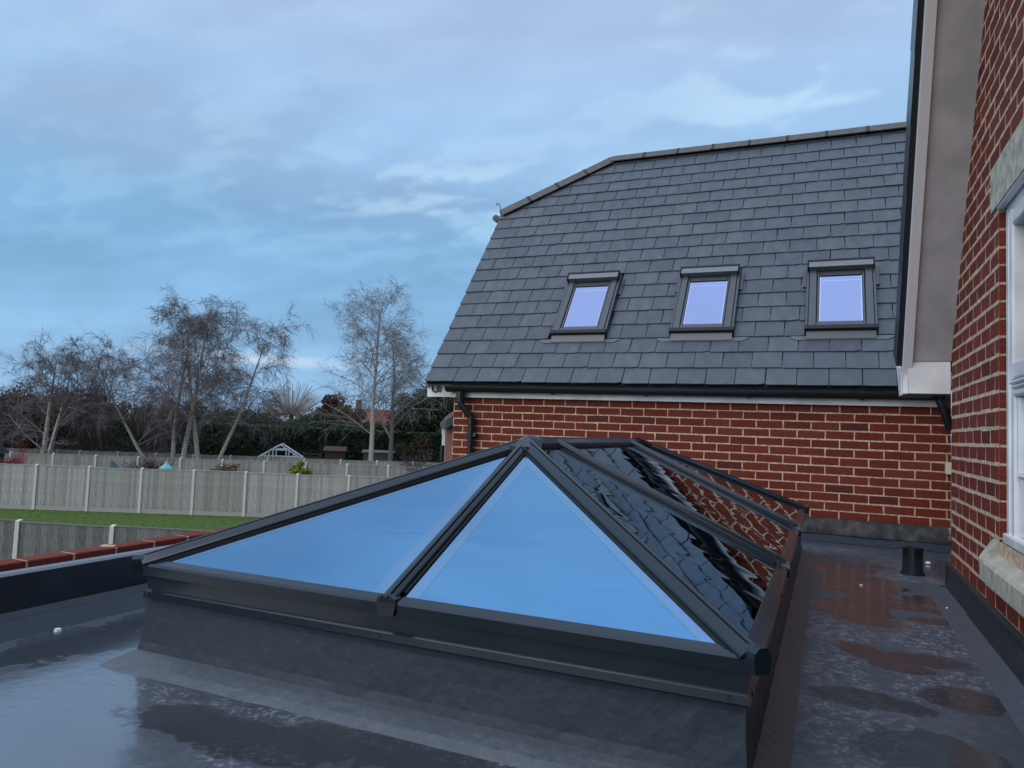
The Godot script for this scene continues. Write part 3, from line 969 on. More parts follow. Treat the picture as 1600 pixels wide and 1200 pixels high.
func roof_window(an: Node, e0: Vector3, up: Vector3, nrm: Vector3, x0: float, x1: float, i: int) -> void:
	var w := Node3D.new()
	w.name = "roof_window"
	an.add_child(w, true)
	var bs := Basis(Vector3.RIGHT, up, nrm)
	var s0 := 0.625
	var s1 := 1.475
	var P := func(x: float, s: float, h: float) -> Vector3: return e0 + Vector3(x, 0, 0) + up * s + nrm * h
	var slab := func(m: M, xa: float, xb: float, sa: float, sb: float, ha: float, hb: float) -> void:
		m.cbox(P.call((xa + xb) / 2.0, (sa + sb) / 2.0, (ha + hb) / 2.0), Vector3(xb - xa, hb - ha, sb - sa), minf(0.004, (hb - ha) * 0.3), Basis(Vector3.RIGHT, nrm, -up))
	# metal flashing round the frame
	var m := M.new()
	slab.call(m, x0 - 0.012, x0 + 0.012, s0 - 0.005, s1 + 0.02, 0.0, 0.075)
	slab.call(m, x0 - 0.045, x0 - 0.012, s1 - 0.26, s1 - 0.02, 0.0, 0.032)
	part("side_flashing", m, mats.window_frame, w)
	m = M.new()
	slab.call(m, x1 - 0.012, x1 + 0.012, s0 - 0.005, s1 + 0.02, 0.0, 0.075)
	slab.call(m, x1 + 0.012, x1 + 0.045, s1 - 0.26, s1 - 0.02, 0.0, 0.032)
	part("side_flashing", m, mats.window_frame, w)
	m = M.new()
	slab.call(m, x0 - 0.015, x1 + 0.015, s0 - 0.022, s0 + 0.02, 0.02, 0.088)
	part("bottom_rail", m, mats.black_matt, w)
	m = M.new()
	m.quad(P.call(x0, s0 - 0.085, 0.020), P.call(x1, s0 - 0.085, 0.020), P.call(x1, s0 - 0.01, 0.055), P.call(x0, s0 - 0.01, 0.055), nrm)
	var a := [P.call(x0 - 0.125, s0 - 0.065, 0.0145), P.call(x0 - 0.09, s0 - 0.092, 0.0145), P.call(x1 + 0.09, s0 - 0.092, 0.0145), P.call(x1 + 0.15, s0 - 0.055, 0.0145), P.call(x1 + 0.15, s0 - 0.045, 0.0145), P.call(x0 - 0.125, s0 - 0.045, 0.0145)]
	for k in range(1, 5): m.tri(a[0], a[k], a[k + 1], nrm)
	part("apron_flashing", m, mats.lead_smooth, w)
	# cladding: side covers (two lengths each), bottom cover, top casing
	m = M.new()
	for e in [[x0 + 0.014, x0 + 0.078], [x1 - 0.078, x1 - 0.014]]:
		slab.call(m, e[0], e[1], s0 + 0.002, s0 + 0.555, 0.0, 0.086)
		slab.call(m, e[0] + 0.001, e[1] - 0.001, s0 + 0.558, s1 - 0.05, 0.0, 0.084)
	slab.call(m, x0 + 0.08, x1 - 0.08, s0 + 0.006, s0 + 0.052, 0.0, 0.084)
	part("frame_cover", m, mats.window_frame, w)
	m = M.new()
	slab.call(m, x0 + 0.004, x1 - 0.004, s1 - 0.085, s1 - 0.01, 0.05, 0.125)
	part("top_casing", m, mats.window_light, w)
	m = M.new()
	slab.call(m, x0 - 0.006, x0 + 0.003, s1 - 0.095, s1 + 0.012, 0.02, 0.135)
	slab.call(m, x1 - 0.003, x1 + 0.006, s1 - 0.095, s1 + 0.012, 0.02, 0.135)
	slab.call(m, x0 - 0.004, x1 + 0.004, s1 - 0.008, s1 + 0.012, 0.02, 0.131)
	part("casing_end", m, mats.black_matt, w)
	# sash and pane
	m = M.new()
	slab.call(m, x0 + 0.082, x0 + 0.102, s0 + 0.056, s1 - 0.10, 0.0, 0.074)
	slab.call(m, x1 - 0.102, x1 - 0.082, s0 + 0.056, s1 - 0.10, 0.0, 0.074)
	slab.call(m, x0 + 0.103, x1 - 0.103, s0 + 0.056, s0 + 0.082, 0.0, 0.070)
	slab.call(m, x0 + 0.103, x1 - 0.103, s1 - 0.15, s1 - 0.10, 0.0, 0.070)
	part("sash", m, mats.window_frame, w)
	m = M.new()
	m.quad(P.call(x0 + 0.103, s0 + 0.08, 0.060), P.call(x1 - 0.103, s0 + 0.08, 0.060), P.call(x1 - 0.103, s1 - 0.148, 0.060), P.call(x0 + 0.103, s1 - 0.148, 0.060), nrm)
	var glass := part("pane", m, mats.roof_glass, w)
	m = M.new()
	var gq := func(xa: float, xb: float, sa: float, sb: float) -> void: m.quad(P.call(xa, sa, 0.0604), P.call(xb, sa, 0.0604), P.call(xb, sb, 0.0604), P.call(xa, sb, 0.0604), nrm)
	gq.call(x0 + 0.118, x1 - 0.118, s1 - 0.222, s1 - 0.214)
	gq.call(x0 + 0.104, x0 + 0.112, s0 + 0.083, s1 - 0.15)
	gq.call(x1 - 0.112, x1 - 0.104, s0 + 0.083, s1 - 0.15)
	gq.call(x0 + 0.113, x1 - 0.113, s0 + 0.083, s0 + 0.092)
	part("spacer_bar", m, mats.spacer, glass)

# ---------------------------------------------------------------- main house gable
func build_main_house() -> void:
	var h := thing("main_house", "tall red brick house gable on the right with grey soffit and white window", "building")
	var X := -0.24
	var rise := 1.6
	var zA := 1.989
	var yA := 1.331
	var line := func(z: float) -> float: return yA + rise * (z - zA)
	var zr := 6.2
	var yr: float = line.call(zr)
	# mortar-faced gable wall with the window opening left out
	var m := M.new()
	var xo := X + 0.0012
	var V := func(y: float, z: float) -> Vector3: return Vector3(xo, y, z)
	var wz0 := 3.24
	var wz1 := 4.45
	var wy0 := 0.47
	var wy1 := 1.86
	var polys := [
		PackedVector2Array([Vector2(2.004, GROUND), Vector2(10.4, GROUND), Vector2(10.4, wy0), Vector2(2.004, wy0)]),
		PackedVector2Array([Vector2(2.004, wy0), Vector2(wz0, wy0), Vector2(wz0, wy1), Vector2(2.32, wy1), Vector2(2.004, 1.36)]),
		PackedVector2Array([Vector2(wz1, wy0), Vector2(10.4, wy0), Vector2(10.4, 1.36), Vector2(10.09, wy1), Vector2(wz1, wy1)]),
		PackedVector2Array([Vector2(2.32, wy1), Vector2(10.09, wy1), Vector2(zr, yr)])]
	for p in polys:
		var ix := Geometry2D.triangulate_polygon(p)
		for i in range(0, ix.size(), 3):
			m.tri(V.call(p[ix[i]].y, p[ix[i]].x), V.call(p[ix[i + 1]].y, p[ix[i + 1]].x), V.call(p[ix[i + 2]].y, p[ix[i + 2]].x), Vector3(-1, 0, 0))
	# far end wall, and the inner faces of the opening
	var rear := M.new()
	rear.box(Vector3(3.0 + X + 0.006, -0.78, 2.104), Vector3(6.0, 4.2, 0.2))
	part("rear_wall", rear, mats.far_brick, h)
	m.box(Vector3(X + 0.157, 1.165, wz0 - 0.063), Vector3(0.310, 1.38, 0.116))
	m.box(Vector3(X + 0.157, 1.165, wz1 + 0.063), Vector3(0.310, 1.38, 0.116))
	var wall := part("gable_wall", m, mats.mortar, h)
	# bricks
	var meshes := {}
	var more := M.new()
	var count := 0
	var hm := M.new()
	for k in range(-13, 40):
		var y := 1.0815 - 0.0375 + 0.075 * k
		var z := 2.0
		var odd := posmod(k, 2) == 1
		var next := 2.163 if odd else 2.263
		while z < 9.9:
			var e := next
			next += 0.2005
			var a := z
			z = e
			# verge
			var ztop := zA + (y + 0.01 - yA) / rise
			if e < ztop - 0.01: continue       # above the soffit; a brick that straddles it runs on behind
			if y > 1.331 and e > 2.0 * zr - zA - (y - yA) / rise: continue
			# window opening, lintel and cill
			if y > 0.29 and y < wy1 and e > wz0 - 0.02 and a < wz1:
				if a < wz0 - 0.05: e = wz0 + 0.005
				elif e > wz1 + 0.05: a = wz1 - 0.005
				else: continue
			if y > 1.84 and y < 2.05 and e > 3.14 and a < 4.56:
				if a < 3.10: e = 3.145
				elif e > 4.6: a = 4.555
				else: continue
			if y > 0.27 and y < 0.47 and e > 3.14 and a < 4.56:
				if a < 3.10: e = 3.145
				elif e > 4.6: a = 4.555
				else: continue
			if e - a < 0.04: continue
			if e < 4.15 and y < 3.3 and y > 0.15 and count < 299:
				brick_between(wall, meshes, Vector3(X, 0, 0), Vector3(0, 0, 1), Vector3(-1, 0, 0), a, e, y)
				count += 1
			else:
				more.box(Vector3(X + 0.02, y, (a + e) / 2.0), Vector3(0.04, 0.0638, e - a - 0.010))
	part("upper_brickwork", more, mats.brick_1, wall, "stuff")
	# stone lintel and cill
	m = M.new()
	m.prism(PackedVector2Array([Vector2(X - 0.010, 1.852), Vector2(X - 0.010, 2.037), Vector2(X + 0.14, 2.037), Vector2(X + 0.14, 1.90), Vector2(X + 0.02, 1.852)]), Vector3(0, 0, 3.14), Vector3(0, 0, 4.56), Vector3.RIGHT, Vector3.UP)
	part("lintel", m, mats.stone, h)
	m = M.new()
	var cp := PackedVector2Array([Vector2(X - 0.050, 0.300), Vector2(X - 0.055, 0.375), Vector2(X - 0.045, 0.392), Vector2(X + 0.10, 0.455), Vector2(X + 0.10, 0.300)])
	m.prism(cp, Vector3(0, 0, 3.23), Vector3(0, 0, 4.47), Vector3.RIGHT, Vector3.UP)
	var st := PackedVector2Array([Vector2(X - 0.050, 0.300), Vector2(X - 0.055, 0.385), Vector2(X - 0.048, 0.398), Vector2(X - 0.005, 0.466), Vector2(X + 0.09, 0.466), Vector2(X + 0.09, 0.300)])
	m.prism(st, Vector3(0, 0, 3.14), Vector3(0, 0, 3.228), Vector3.RIGHT, Vector3.UP)
	m.prism(st, Vector3(0, 0, 4.472), Vector3(0, 0, 4.56), Vector3.RIGHT, Vector3.UP)
	part("cill", m, mats.stone, h)
	# white window, close to the outer face of the wall
	var win := Node3D.new()
	win.name = "window"
	h.add_child(win, true)
	var F := X + 0.024
	var bar := func(mm: M, za: float, zb: float, ya: float, yb: float, xa: float, xb: float) -> void:
		mm.cbox(Vector3((xa + xb) / 2.0, (ya + yb) / 2.0, (za + zb) / 2.0), Vector3(xb - xa, yb - ya, zb - za), 0.006)
	var barv := func(mm: M, za: float, zb: float, ya: float, yb: float, xa: float, xb: float) -> void:
		mm.cbox(Vector3((xa + xb) / 2.0, (ya + yb) / 2.0, (za + zb) / 2.0), Vector3(xb - xa, zb - za, yb - ya), 0.008, Basis(Vector3.RIGHT, Vector3(0, 0, 1), Vector3(0, -1, 0)))
	m = M.new()
	barv.call(m, wz0 + 0.004, wz0 + 0.055, 0.50, wy1 - 0.004, F, F + 0.07)
	barv.call(m, wz0 + 0.058, wz0 + 0.095, 0.502, wy1 - 0.03, F + 0.006, F + 0.07)
	barv.call(m, wz0 + 0.097, wz0 + 0.135, 0.505, wy1 - 0.06, F + 0.002, F + 0.07)
	barv.call(m, wz1 - 0.055, wz1 - 0.004, 0.50, wy1 - 0.004, F, F + 0.07)
	bar.call(m, wz0 + 0.056, wz1 - 0.056, wy1 - 0.06, wy1 - 0.004, F, F + 0.07)
	bar.call(m, wz0 - 0.0, wz1, 0.462, 0.505, F - 0.012, F + 0.07)
	part("frame", m, mats.upvc, win)
	m = M.new()
	bar.call(m, wz0 + 0.005, wz1, wy1 - 0.022, wy1 + 0.012, F - 0.03, F - 0.001)
	part("drip_bar", m, mats.upvc, win)
	m = M.new()
	barv.call(m, wz0 + 0.145, wz0 + 0.20, 1.115, wy1 - 0.075, F - 0.016, F + 0.05)
	barv.call(m, wz1 - 0.12, wz1 - 0.065, 1.115, wy1 - 0.075, F - 0.016, F + 0.05)
	bar.call(m, wz0 + 0.201, wz1 - 0.121, 1.115, 1.18, F - 0.016, F + 0.05)
	bar.call(m, wz0 + 0.201, wz1 - 0.121, wy1 - 0.14, wy1 - 0.075, F - 0.016, F + 0.05)
	part("sash", m, mats.upvc, win)
	m = M.new()
	bar.call(m, wz0 + 0.14, wz1 - 0.06, 1.052, 1.078, F - 0.004, F + 0.06)
	bar.call(m, wz0 + 0.14, wz1 - 0.06, 1.080, 1.095, F - 0.010, F + 0.06)
	bar.call(m, wz0 + 0.14, wz1 - 0.06, 1.097, 1.112, F - 0.016, F + 0.06)
	part("weather_bar", m, mats.upvc, win)
	m = M.new()
	barv.call(m, wz0 + 0.146, wz0 + 0.175, 0.752, 1.045, F + 0.008, F + 0.05)
	bar.call(m, wz0 + 0.14, wz1 - 0.06, 0.735, 0.750, F + 0.008, F + 0.05)
	part("glazing_bead", m, mats.upvc, win)
	m = M.new()
	m.box(Vector3(F + 0.03, 0.62, (wz0 + wz1) / 2.0 + 0.04), Vector3(0.02, 0.222, wz1 - wz0 - 0.2))
	part("lower_panel", m, mats.upvc, win)
	m = M.new()
	m.box(Vector3(F + 0.034, 0.90, (wz0 + wz1) / 2.0 + 0.06), Vector3(0.008, 0.29, wz1 - wz0 - 0.24))
	part("lower_pane", m, mats.net_curtain, win)
	m = M.new()
	m.box(Vector3(F + 0.030, 1.45, (wz0 + wz1) / 2.0 + 0.04), Vector3(0.008, 0.56, wz1 - wz0 - 0.32))
	part("pane", m, mats.dark_pane, win)

	# ---- verge: soffit board, barge board, black dry verge, box end
	var t := Vector3(0, sin(atan(rise)), cos(atan(rise)))        # up the verge
	var nn := Vector3(0, -cos(atan(rise)), sin(atan(rise)))      # below the verge
	var o := Vector3(0, yA, zA)
	var far := t * 8.6
	var start := t * 0.0
	m = M.new()
	m.hexa([o + Vector3(X + 0.02, 0, 0), o + Vector3(-0.452, 0, 0), o + Vector3(-0.452, 0, 0) - nn * 0.012, o + Vector3(X + 0.02, 0, 0) - nn * 0.012, o + far + Vector3(X + 0.02, 0, 0), o + far + Vector3(-0.452, 0, 0), o + far + Vector3(-0.452, 0, 0) - nn * 0.012, o + far + Vector3(X + 0.02, 0, 0) - nn * 0.012])
	part("soffit", m, mats.soffit, h)
	m = M.new()
	var s1 := t * -0.115
	var bp := func(x: float, dn: float, along: Vector3) -> Vector3: return o + along + Vector3(x, 0, 0) + nn * dn
	m.hexa([bp.call(-0.436, 0.022, s1), bp.call(-0.482, 0.022, s1), bp.call(-0.482, -0.16, s1), bp.call(-0.436, -0.16, s1), bp.call(-0.436, 0.022, far), bp.call(-0.482, 0.022, far), bp.call(-0.482, -0.16, far), bp.call(-0.436, -0.16, far)])
	part("barge_board", m, mats.barge, h)
	var seg := 0
	var at := -0.06
	while at < 8.4:
		m = M.new()
		var sa := t * at
		var sb := t * (at + 0.345)
		m.hexa([bp.call(-0.470, -0.052, sa), bp.call(-0.512, -0.052, sa), bp.call(-0.520, -0.20, sa), bp.call(-0.38, -0.215, sa), bp.call(-0.470, -0.052, sb), bp.call(-0.510, -0.052, sb), bp.call(-0.517, -0.192, sb), bp.call(-0.38, -0.205, sb)])
		part("dry_verge", m, mats.black_plastic, h)
		at += 0.345
		seg += 1
	# box end closing the foot of the verge
	m = M.new()
	m.hexa([Vector3(-0.455, 1.142, 2.0), Vector3(X - 0.003, 1.142, 2.0), Vector3(X - 0.003, 1.142, 1.92), Vector3(-0.455, 1.142, 1.92), Vector3(-0.455, 1.322, 1.985), Vector3(X - 0.003, 1.322, 1.985), Vector3(X - 0.003, 1.40, 1.92), Vector3(-0.455, 1.40, 1.92)])
	m.hexa([Vector3(-0.484, 1.140, 2.004), Vector3(-0.457, 1.140, 2.004), Vector3(-0.457, 1.140, 1.88), Vector3(-0.484, 1.140, 1.88), Vector3(-0.484, 1.235, 1.985), Vector3(-0.457, 1.235, 1.985), Vector3(-0.457, 1.35, 1.60), Vector3(-0.484, 1.35, 1.60)])
	m.hexa([Vector3(-0.492, 1.132, 2.0), Vector3(-0.486, 1.132, 2.0), Vector3(-0.486, 1.132, 1.86), Vector3(-0.492, 1.132, 1.86), Vector3(-0.492, 1.25, 1.98), Vector3(-0.486, 1.25, 1.98), Vector3(-0.486, 1.36, 1.62), Vector3(-0.492, 1.36, 1.62)])
	part("box_end", m, mats.upvc, h)
	# roof slabs of the main house
	m = M.new()
	var th := 0.10
	var ra := o - nn * 0.20 + t * -0.12
	var rb := o - nn * 0.20 + t * ((zr - zA) / t.z)
	m.hexa([ra + Vector3(-0.47, 0, 0), ra + Vector3(6.0, 0, 0), ra + Vector3(6.0, 0, 0) - nn * -th, ra + Vector3(-0.47, 0, 0) - nn * -th, rb + Vector3(-0.47, 0, 0), rb + Vector3(6.0, 0, 0), rb + Vector3(6.0, 0, 0) - nn * -th, rb + Vector3(-0.47, 0, 0) - nn * -th])
	var fl := func(p: Vector3) -> Vector3: return Vector3(p.x, p.y, 2.0 * zr - p.z)
	var nf := Vector3(0, nn.y, -nn.z)
	var fa: Vector3 = fl.call(ra)
	var fb: Vector3 = fl.call(rb)
	m.hexa([fa + Vector3(-0.47, 0, 0), fa + Vector3(6.0, 0, 0), fa + Vector3(6.0, 0, 0) + nf * th, fa + Vector3(-0.47, 0, 0) + nf * th, fb + Vector3(-0.47, 0, 0), fb + Vector3(6.0, 0, 0), fb + Vector3(6.0, 0, 0) + nf * th, fb + Vector3(-0.47, 0, 0) + nf * th])
	part("roof", m, mats.slate_0, h)

# ---------------------------------------------------------------- parapet
func build_parapet() -> void:
	var p := thing("parapet_wall", "low red brick parapet with a coping course beside the roof edge", "wall")
	var m := M.new()
	m.box(Vector3(-4.254, -1.40, 4.3), Vector3(0.096, 3.02, 8.2))
	part("wall_core", m, mats.mortar, p)
	var z := 4.354 - 0.2265 * 18
	var i := 0
	while z < 8.3:
		m = M.new()
		var j := rng.randf_range(-0.002, 0.002)
		m.cbox(Vector3(-4.254 + j, 0.133, z + 0.11325), Vector3(0.1025, 0.068, 0.2145), 0.005)
		part("brick", m, brick_tone(), p)
		m = M.new()
		m.box(Vector3(-4.254, 0.1325, z), Vector3(0.099, 0.067, 0.013))
		if i % 4 == 1: m.box(Vector3(-4.25 + j, 0.168, z + 0.01), Vector3(0.07, 0.012, 0.03), Basis(Vector3.UP, 0.4))
		part("mortar_joint", m, mats.mortar, p)
		z += 0.2265
		i += 1

# ---------------------------------------------------------------- glass lantern
func build_lantern() -> void:
	var L := thing("roof_lantern", "anthracite framed glass roof lantern of hipped panes on a membrane kerb", "roof lantern")
	var x0 := -3.040
	var x1 := -1.020
	var z0 := 0.975
	var z1 := 4.978
	var ye := 0.343
	var yr := 0.795
	var xc := (x0 + x1) / 2.0
	var hw := (x1 - x0) / 2.0
	var zf := z1 - hw
	var zb := z0 + hw
	var A := Vector3(x0, ye, z1)
	var B := Vector3(x1, ye, z1)
	var C := Vector3(x1, ye, z0)
	var D := Vector3(x0, ye, z0)
	var F := Vector3(xc, yr, zf)
	var G := Vector3(xc, yr, zb)
	var pitch := atan((yr - ye) / hw)
	# ---- eave beams, one per side
	for e in [[A, B, Vector3(0, 0, 1)], [B, C, Vector3(1, 0, 0)], [C, D, Vector3(0, 0, -1)], [D, A, Vector3(-1, 0, 0)]]:
		var o: Vector3 = e[2]
		var al: Vector3 = (e[1] - e[0]).normalized()
		# outline: (out, up) from the eave tip
		var pr := PackedVector2Array([Vector2(-0.036, 0.014), Vector2(-0.008, 0.004), Vector2(0.0, -0.003), Vector2(-0.008, -0.036), Vector2(-0.026, -0.042), Vector2(-0.032, -0.086), Vector2(-0.024, -0.094), Vector2(-0.022, -0.114), Vector2(-0.030, -0.120), Vector2(-0.09, -0.120), Vector2(-0.09, 0.0)])
		var m := M.new()
		var k := pr.size()
		for i in k:
			var a := pr[i]
			var b := pr[(i + 1) % k]
			var ed := b - a
			# mitred ends: each point of the outline is set in by its own depth
			var a0: Vector3 = e[0] + o * a.x + Vector3.UP * a.y - al * a.x
			var a1: Vector3 = e[1] + o * a.x + Vector3.UP * a.y + al * a.x
			var b0: Vector3 = e[0] + o * b.x + Vector3.UP * b.y - al * b.x
			var b1: Vector3 = e[1] + o * b.x + Vector3.UP * b.y + al * b.x
			m.quad(a0, b0, b1, a1, -(o * ed.y - Vector3.UP * ed.x) if false else (o * -ed.y + Vector3.UP * ed.x))
		var beam := part("eave_beam", m, mats.alu, L)
		# drain slots in the lower flange
		for s in ([0.02, 0.482, 0.965] if absf(o.z) > 0.5 else [0.02, 0.32, 0.65, 0.975]):
			m = M.new()
			var c: Vector3 = (e[0] as Vector3).lerp(e[1], s) + o * -0.0235 + Vector3.UP * -0.104
			m.tube([c - o * 0.003, c + o * 0.0025], [0.007, 0.007], 8, true)
			part("drain_hole", m, mats.gasket, beam)
	# ---- glazing bars
	var front_mid := Vector3(xc, ye, z1)
	var back_mid := Vector3(xc, ye, z0)
	var nF := Vector3(0, cos(pitch), sin(pitch))
	var nB := Vector3(0, cos(pitch), -sin(pitch))
	var nR := Vector3(sin(pitch), cos(pitch), 0)
	var nL := Vector3(-sin(pitch), cos(pitch), 0)
	var bars := [["hip_bar", A, F, (nF + nL).normalized()], ["hip_bar", B, F, (nF + nR).normalized()], ["hip_bar", C, G, (nB + nR).normalized()], ["hip_bar", D, G, (nB + nL).normalized()], ["glazing_bar", front_mid, F, nF], ["glazing_bar", back_mid, G, nB]]
	var bz := [3.64, 2.31]
	for z in bz:
		bars.append(["glazing_bar", Vector3(x1, ye, z), Vector3(xc, yr, z), nR])
		bars.append(["glazing_bar", Vector3(x0, ye, z), Vector3(xc, yr, z), nL])
	bars.append(["ridge_bar", F, G, Vector3.UP])
	for q in bars:
		var a: Vector3 = q[1]
		var b: Vector3 = q[2]
		var nn: Vector3 = q[3]
		var d := (b - a).normalized()
		nn = (nn - d * nn.dot(d)).normalized()
		var side := d.cross(nn).normalized()
		var hip: bool = q[0] != "glazing_bar"
		var wd := 0.036 if hip else 0.025
		var m := M.new()
		var drop := 0.012 if hip else 0.0
		var pr := PackedVector2Array([Vector2(-wd, -0.002 - drop), Vector2(-wd, 0.004 - drop), Vector2(-wd + 0.003, 0.007 - drop * 0.9), Vector2(-0.0115, 0.014), Vector2(-0.0105, 0.009), Vector2(-0.0080, 0.009), Vector2(-0.0070, 0.017), Vector2(-0.002, 0.019), Vector2(0.002, 0.019), Vector2(0.0070, 0.017), Vector2(0.0080, 0.009), Vector2(0.0105, 0.009), Vector2(0.0115, 0.014), Vector2(wd - 0.003, 0.007 - drop * 0.9), Vector2(wd, 0.004 - drop), Vector2(wd, -0.002 - drop)])
		var pa := a + nn * 0.004 + d * (0.025 if hip else -0.004)
		var pb := b + nn * 0.004 + d * (0.0 if hip else -0.01)
		m.prism(pr, pa, pb, side, nn)
		var bar := part(q[0], m, mats.alu, L)
		# black gasket lips either side
		m = M.new()
		for s in [-1.0, 1.0]:
			var gp := PackedVector2Array([Vector2(s * (wd - 0.004), -0.003 - drop), Vector2(s * (wd + 0.007), -0.004 - drop), Vector2(s * (wd + 0.007), -0.016 - drop), Vector2(s * (wd - 0.004), -0.016 - drop)])
			m.prism(gp, pa + d * (0.045 if hip else 0.06), pb, side, nn)
		part("gasket", m, mats.gasket, bar)
		# end cap over the eave
		if q[0] != "ridge_bar":
			var caps := [pa] 
			for c in caps:
				m = M.new()
				var cw := 0.025 if hip else 0.032
				var out := Vector3(-d.x, 0, -d.z).normalized()
				var sd := Vector3.UP.cross(out).normalized()
				var cp := PackedVector2Array([Vector2(-cw * 0.8, -0.042), Vector2(cw * 0.8, -0.042), Vector2(cw, -0.008), Vector2(cw * 0.9, 0.006), Vector2(cw * 0.35, 0.018), Vector2(-cw * 0.35, 0.018), Vector2(-cw * 0.9, 0.006), Vector2(-cw, -0.008)])
				var base := Vector3(a.x, ye + (0.012 if hip else 0.006), a.z)
				m.prism(cp, base - out * (0.045 if hip else 0.028), base + out * (0.008 if hip else 0.005), sd, Vector3.UP)
				part("end_cap", m, mats.alu, bar)
	# ridge junction caps
	for q in [[F, 1.0], [G, -1.0]]:
		var c: Vector3 = q[0]
		var sgn: float = q[1]
		var m := M.new()
		var ring := []
		var top := c + Vector3(0, 0.030, 0)
		for p in [Vector3(-0.085, -0.022, 0.055 * sgn), Vector3(-0.032, -0.016, 0.085 * sgn), Vector3(0.032, -0.016, 0.085 * sgn), Vector3(0.085, -0.022, 0.055 * sgn), Vector3(0.050, 0.008, -0.06 * sgn), Vector3(0.0, 0.028, -0.10 * sgn), Vector3(-0.050, 0.008, -0.06 * sgn)]:
			ring.append(c + p)
		for i in ring.size():
			m.tri(top, ring[i], ring[(i + 1) % ring.size()], Vector3.UP)
			var dn := Vector3(0, -0.022, 0)
			var r0: Vector3 = ring[i]
			var r1: Vector3 = ring[(i + 1) % ring.size()]
			m.quad(r0, r1, r1 + dn, r0 + dn, (r0 + r1) / 2.0 - c)
		part("ridge_cap", m, mats.alu, L)
	# ---- panes, each a polygon on its slope with its own ripple
	var under := -0.006
	var list := [
		[[A, front_mid, F], nF], [[front_mid, B, F], nF],
		[[C, back_mid, G], nB], [[back_mid, D, G], nB]]
	for s in [[x1, nR], [x0, nL]]:
		var X: float = s[0]
		var P := func(z: float) -> Vector3: return Vector3(X, ye, z)
		var Q := func(z: float) -> Vector3: return Vector3(xc, yr, z)
		list.append([[P.call(z1), P.call(bz[0]), Q.call(bz[0]), F], s[1]])
		list.append([[P.call(bz[0]), P.call(bz[1]), Q.call(bz[1]), Q.call(bz[0])], s[1]])
		list.append([[P.call(bz[1]), P.call(z0), G, Q.call(bz[1])], s[1]])
	var no := 0
	for q in list:
		var nn: Vector3 = q[1]
		var pts: Array = q[0]
		var al := Vector3.UP.cross(nn).normalized()
		var upv := nn.cross(al).normalized()
		var mid := Vector3.ZERO
		for p in pts: mid += p
		mid /= pts.size()
		var off := Vector2(0.37 * no, 0.23 * no)
		var m := M.new()
		for i in range(1, pts.size() - 1):
			var tri3 := [pts[0], pts[i], pts[i + 1]]
			var uv := []
			for p in tri3: uv.append(Vector2((p - mid).dot(al), (p - mid).dot(upv)) * 0.55 + off)
			m.tri(tri3[0] + nn * under, tri3[1] + nn * under, tri3[2] + nn * under, nn, uv[0], uv[1], uv[2])
		var pane := part("pane", m, mats.lantern_glass, L)
		# pale sealed edge of the double glazing
		m = M.new()
		var inset := func(dist: float) -> Array:
			var out := []
			var k := pts.size()
			for i in k:
				var p: Vector3 = pts[i]
				var e0 := (p - (pts[(i + k - 1) % k] as Vector3)).normalized()
				var e1 := ((pts[(i + 1) % k] as Vector3) - p).normalized()
				var i0 := nn.cross(e0).normalized()
				var i1 := nn.cross(e1).normalized()
				if i0.dot(mid - p) < 0.0: i0 = -i0
				if i1.dot(mid - p) < 0.0: i1 = -i1
				var eave := func(q: Vector3, w: Vector3) -> bool: return absf(q.y - w.y) < 0.01 and q.y < ye + 0.1
				var d0 := 0.0 if eave.call(p, pts[(i + k - 1) % k]) else dist
				var d1 := 0.0 if eave.call(p, pts[(i + 1) % k]) else dist
				var c := i0.dot(i1)
				out.append(p + (i0 * (d0 - c * d1) + i1 * (d1 - c * d0)) / maxf(0.02, 1.0 - c * c))
			return out
		var i0: Array = inset.call(0.030)
		var i1: Array = inset.call(0.078)
		for i in pts.size():
			var k := (i + 1) % pts.size()
			if absf((pts[i] - pts[k]).y) < 0.01 and pts[i].y < ye + 0.1: continue
			m.quad(i0[i] + nn * (under + 0.0004), i0[k] + nn * (under + 0.0004), i1[k] + nn * (under + 0.0004), i1[i] + nn * (under + 0.0004), nn)
		if no < 2: part("edge_seal", m, mats.glass_edge, pane)
		no += 1

